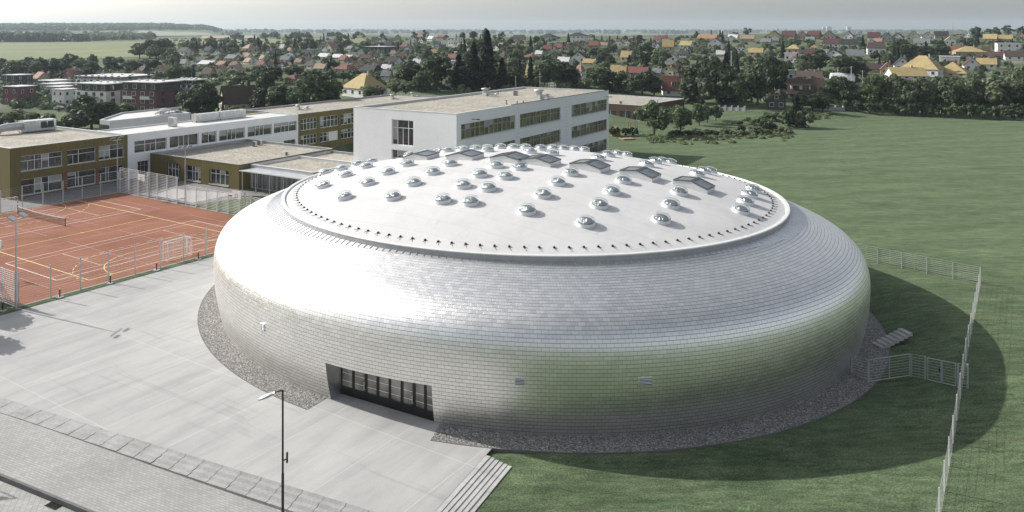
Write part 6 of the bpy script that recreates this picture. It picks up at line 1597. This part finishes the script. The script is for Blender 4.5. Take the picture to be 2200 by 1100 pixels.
for (base, zn), hs in buckets.items():
    hs.sort(key=lambda h: h['px'])
    for i, h in enumerate(hs):
        h['o']['label'] = ('%s, %s' % (base, zn)) + ('' if len(hs) == 1 else ', %s from left' % ordinal(i))
for h in HOUSES:
    if h['o'].name.startswith('house'): h['o']['group'] = 'houses of the town on the slope'
TW = {'dark': 'dark leafy tree', 'mid': 'green leafy tree', 'pale': 'pale green tree', 'con': 'dark conifer'}
SW = {'dark': 'dark shrub', 'mid': 'green shrub', 'pale': 'pale shrub'}
buckets = {}
for t in TREES:
    if t['label']: t['o']['label'] = t['label']; continue
    hp = t['yb'] - t['yt']; sz = 'large ' if hp > 60 else ('' if hp > 24 else 'small ')
    row = 'in front' if t['yb'] > 186 else ('lower slope' if t['yb'] > 140 else ('mid slope' if t['yb'] > 108 else 'upper slope'))
    if t['px'] < 370: row = 'before the apartments' if t['yb'] > 200 else ('hedgerow' if t['yb'] > 130 else 'far meadow edge')
    buckets.setdefault((sz + (SW if t['bush'] else TW)[t['k']], row, zone(t['px'])), []).append(t)
for (w, row, zn), ts in buckets.items():
    ts.sort(key=lambda t: t['px'])
    for i, t in enumerate(ts):
        if t['px'] < 370 and row == 'before the apartments': zn = zn.replace('behind', 'near')
        t['o']['label'] = '%s%s, %s, %s' % (w, '' if len(ts) == 1 else ', %s from left' % ordinal(i), row, zn)
        t['o']['group'] = 'conifers of the town' if t['k'] == 'con' else ('shrubs around the meadow' if t['bush'] else 'broadleaf trees of the town')
# ------------------------------------------------------------------ air, light, camera
hz = MB(); hz.box(-8900, 8900, -66, 9060, -8, 140)
m = bpy.data.materials.new('haze_air'); m.use_nodes = True; nt = m.node_tree; nt.nodes.remove(nt.nodes['Principled BSDF'])
pv = N(nt, 'ShaderNodeVolumePrincipled'); pv.inputs['Density'].default_value = .000095; pv.inputs['Color'].default_value = (.76, .90, 1., 1); pv.inputs['Anisotropy'].default_value = .2
nt.links.new(pv.outputs[0], nt.nodes['Material Output'].inputs['Volume'])
h = hz.build('haze', m); h['kind'] = 'stuff'; h['label'] = 'pale summer haze over the town and hills'
SUN_EL, SAZ = R(31.9), (-.908, .418)
w = bpy.data.worlds.new('World'); scene.world = w; w.use_nodes = True; nt = w.node_tree
bg = nt.nodes['Background']; sky = N(nt, 'ShaderNodeTexSky'); sky.sky_type = 'NISHITA'; sky.sun_disc = False
sky.sun_elevation = SUN_EL; sky.sun_rotation = math.atan2(SAZ[0], SAZ[1]); sky.altitude = 300; sky.air_density = 1.0; sky.dust_density = 3.0; sky.ozone_density = 1.0
hs = N(nt, 'ShaderNodeHueSaturation'); hs.inputs['Saturation'].default_value = .38; nt.links.new(sky.outputs[0], hs.inputs['Color'])
# sky colour scaled up, most overhead, as added fill light
tc = N(nt, 'ShaderNodeTexCoord'); sp = N(nt, 'ShaderNodeSeparateXYZ'); nt.links.new(tc.outputs['Generated'], sp.inputs[0])
vr = N(nt, 'ShaderNodeMapRange'); vr.interpolation_type = 'SMOOTHSTEP'; vr.inputs[1].default_value = .12; vr.inputs[2].default_value = .75; vr.inputs[3].default_value = 1.08; vr.inputs[4].default_value = 1.2; nt.links.new(sp.outputs[2], vr.inputs[0])
vm = N(nt, 'ShaderNodeVectorMath', operation='SCALE'); nt.links.new(hs.outputs[0], vm.inputs[0]); nt.links.new(vr.outputs[0], vm.inputs['Scale'])
nt.links.new(vm.outputs[0], bg.inputs[0]); bg.inputs[1].default_value = .12
sl_ = bpy.data.lights.new('sun', 'SUN'); sl_.energy = 4.95; sl_.angle = R(.53); sl_.color = (1., .955, .89)
so = bpy.data.objects.new('sun', sl_); col.objects.link(so)
ts = Vector((SAZ[0] * math.cos(SUN_EL), SAZ[1] * math.cos(SUN_EL), math.sin(SUN_EL))); so.rotation_euler = (-ts).to_track_quat('-Z', 'Y').to_euler(); so.location = (-80, 60, 90)
cam = bpy.data.cameras.new('camera'); co = bpy.data.objects.new('camera', cam); col.objects.link(co); scene.camera = co
co.location = (0, 0, CAMH); co.rotation_euler = (R(90), 0, 0); cam.sensor_width = 36; cam.lens = 36 * F / 2200; cam.shift_y = -(550 - CY) / 2200; cam.clip_start = .5; cam.clip_end = 20000
scene.view_settings.view_transform = 'Standard'; scene.view_settings.look = 'None'; scene.view_settings.exposure = .24
scene.cycles.max_bounces = 8; scene.cycles.transparent_max_bounces = 12; scene.cycles.volume_bounces = 0
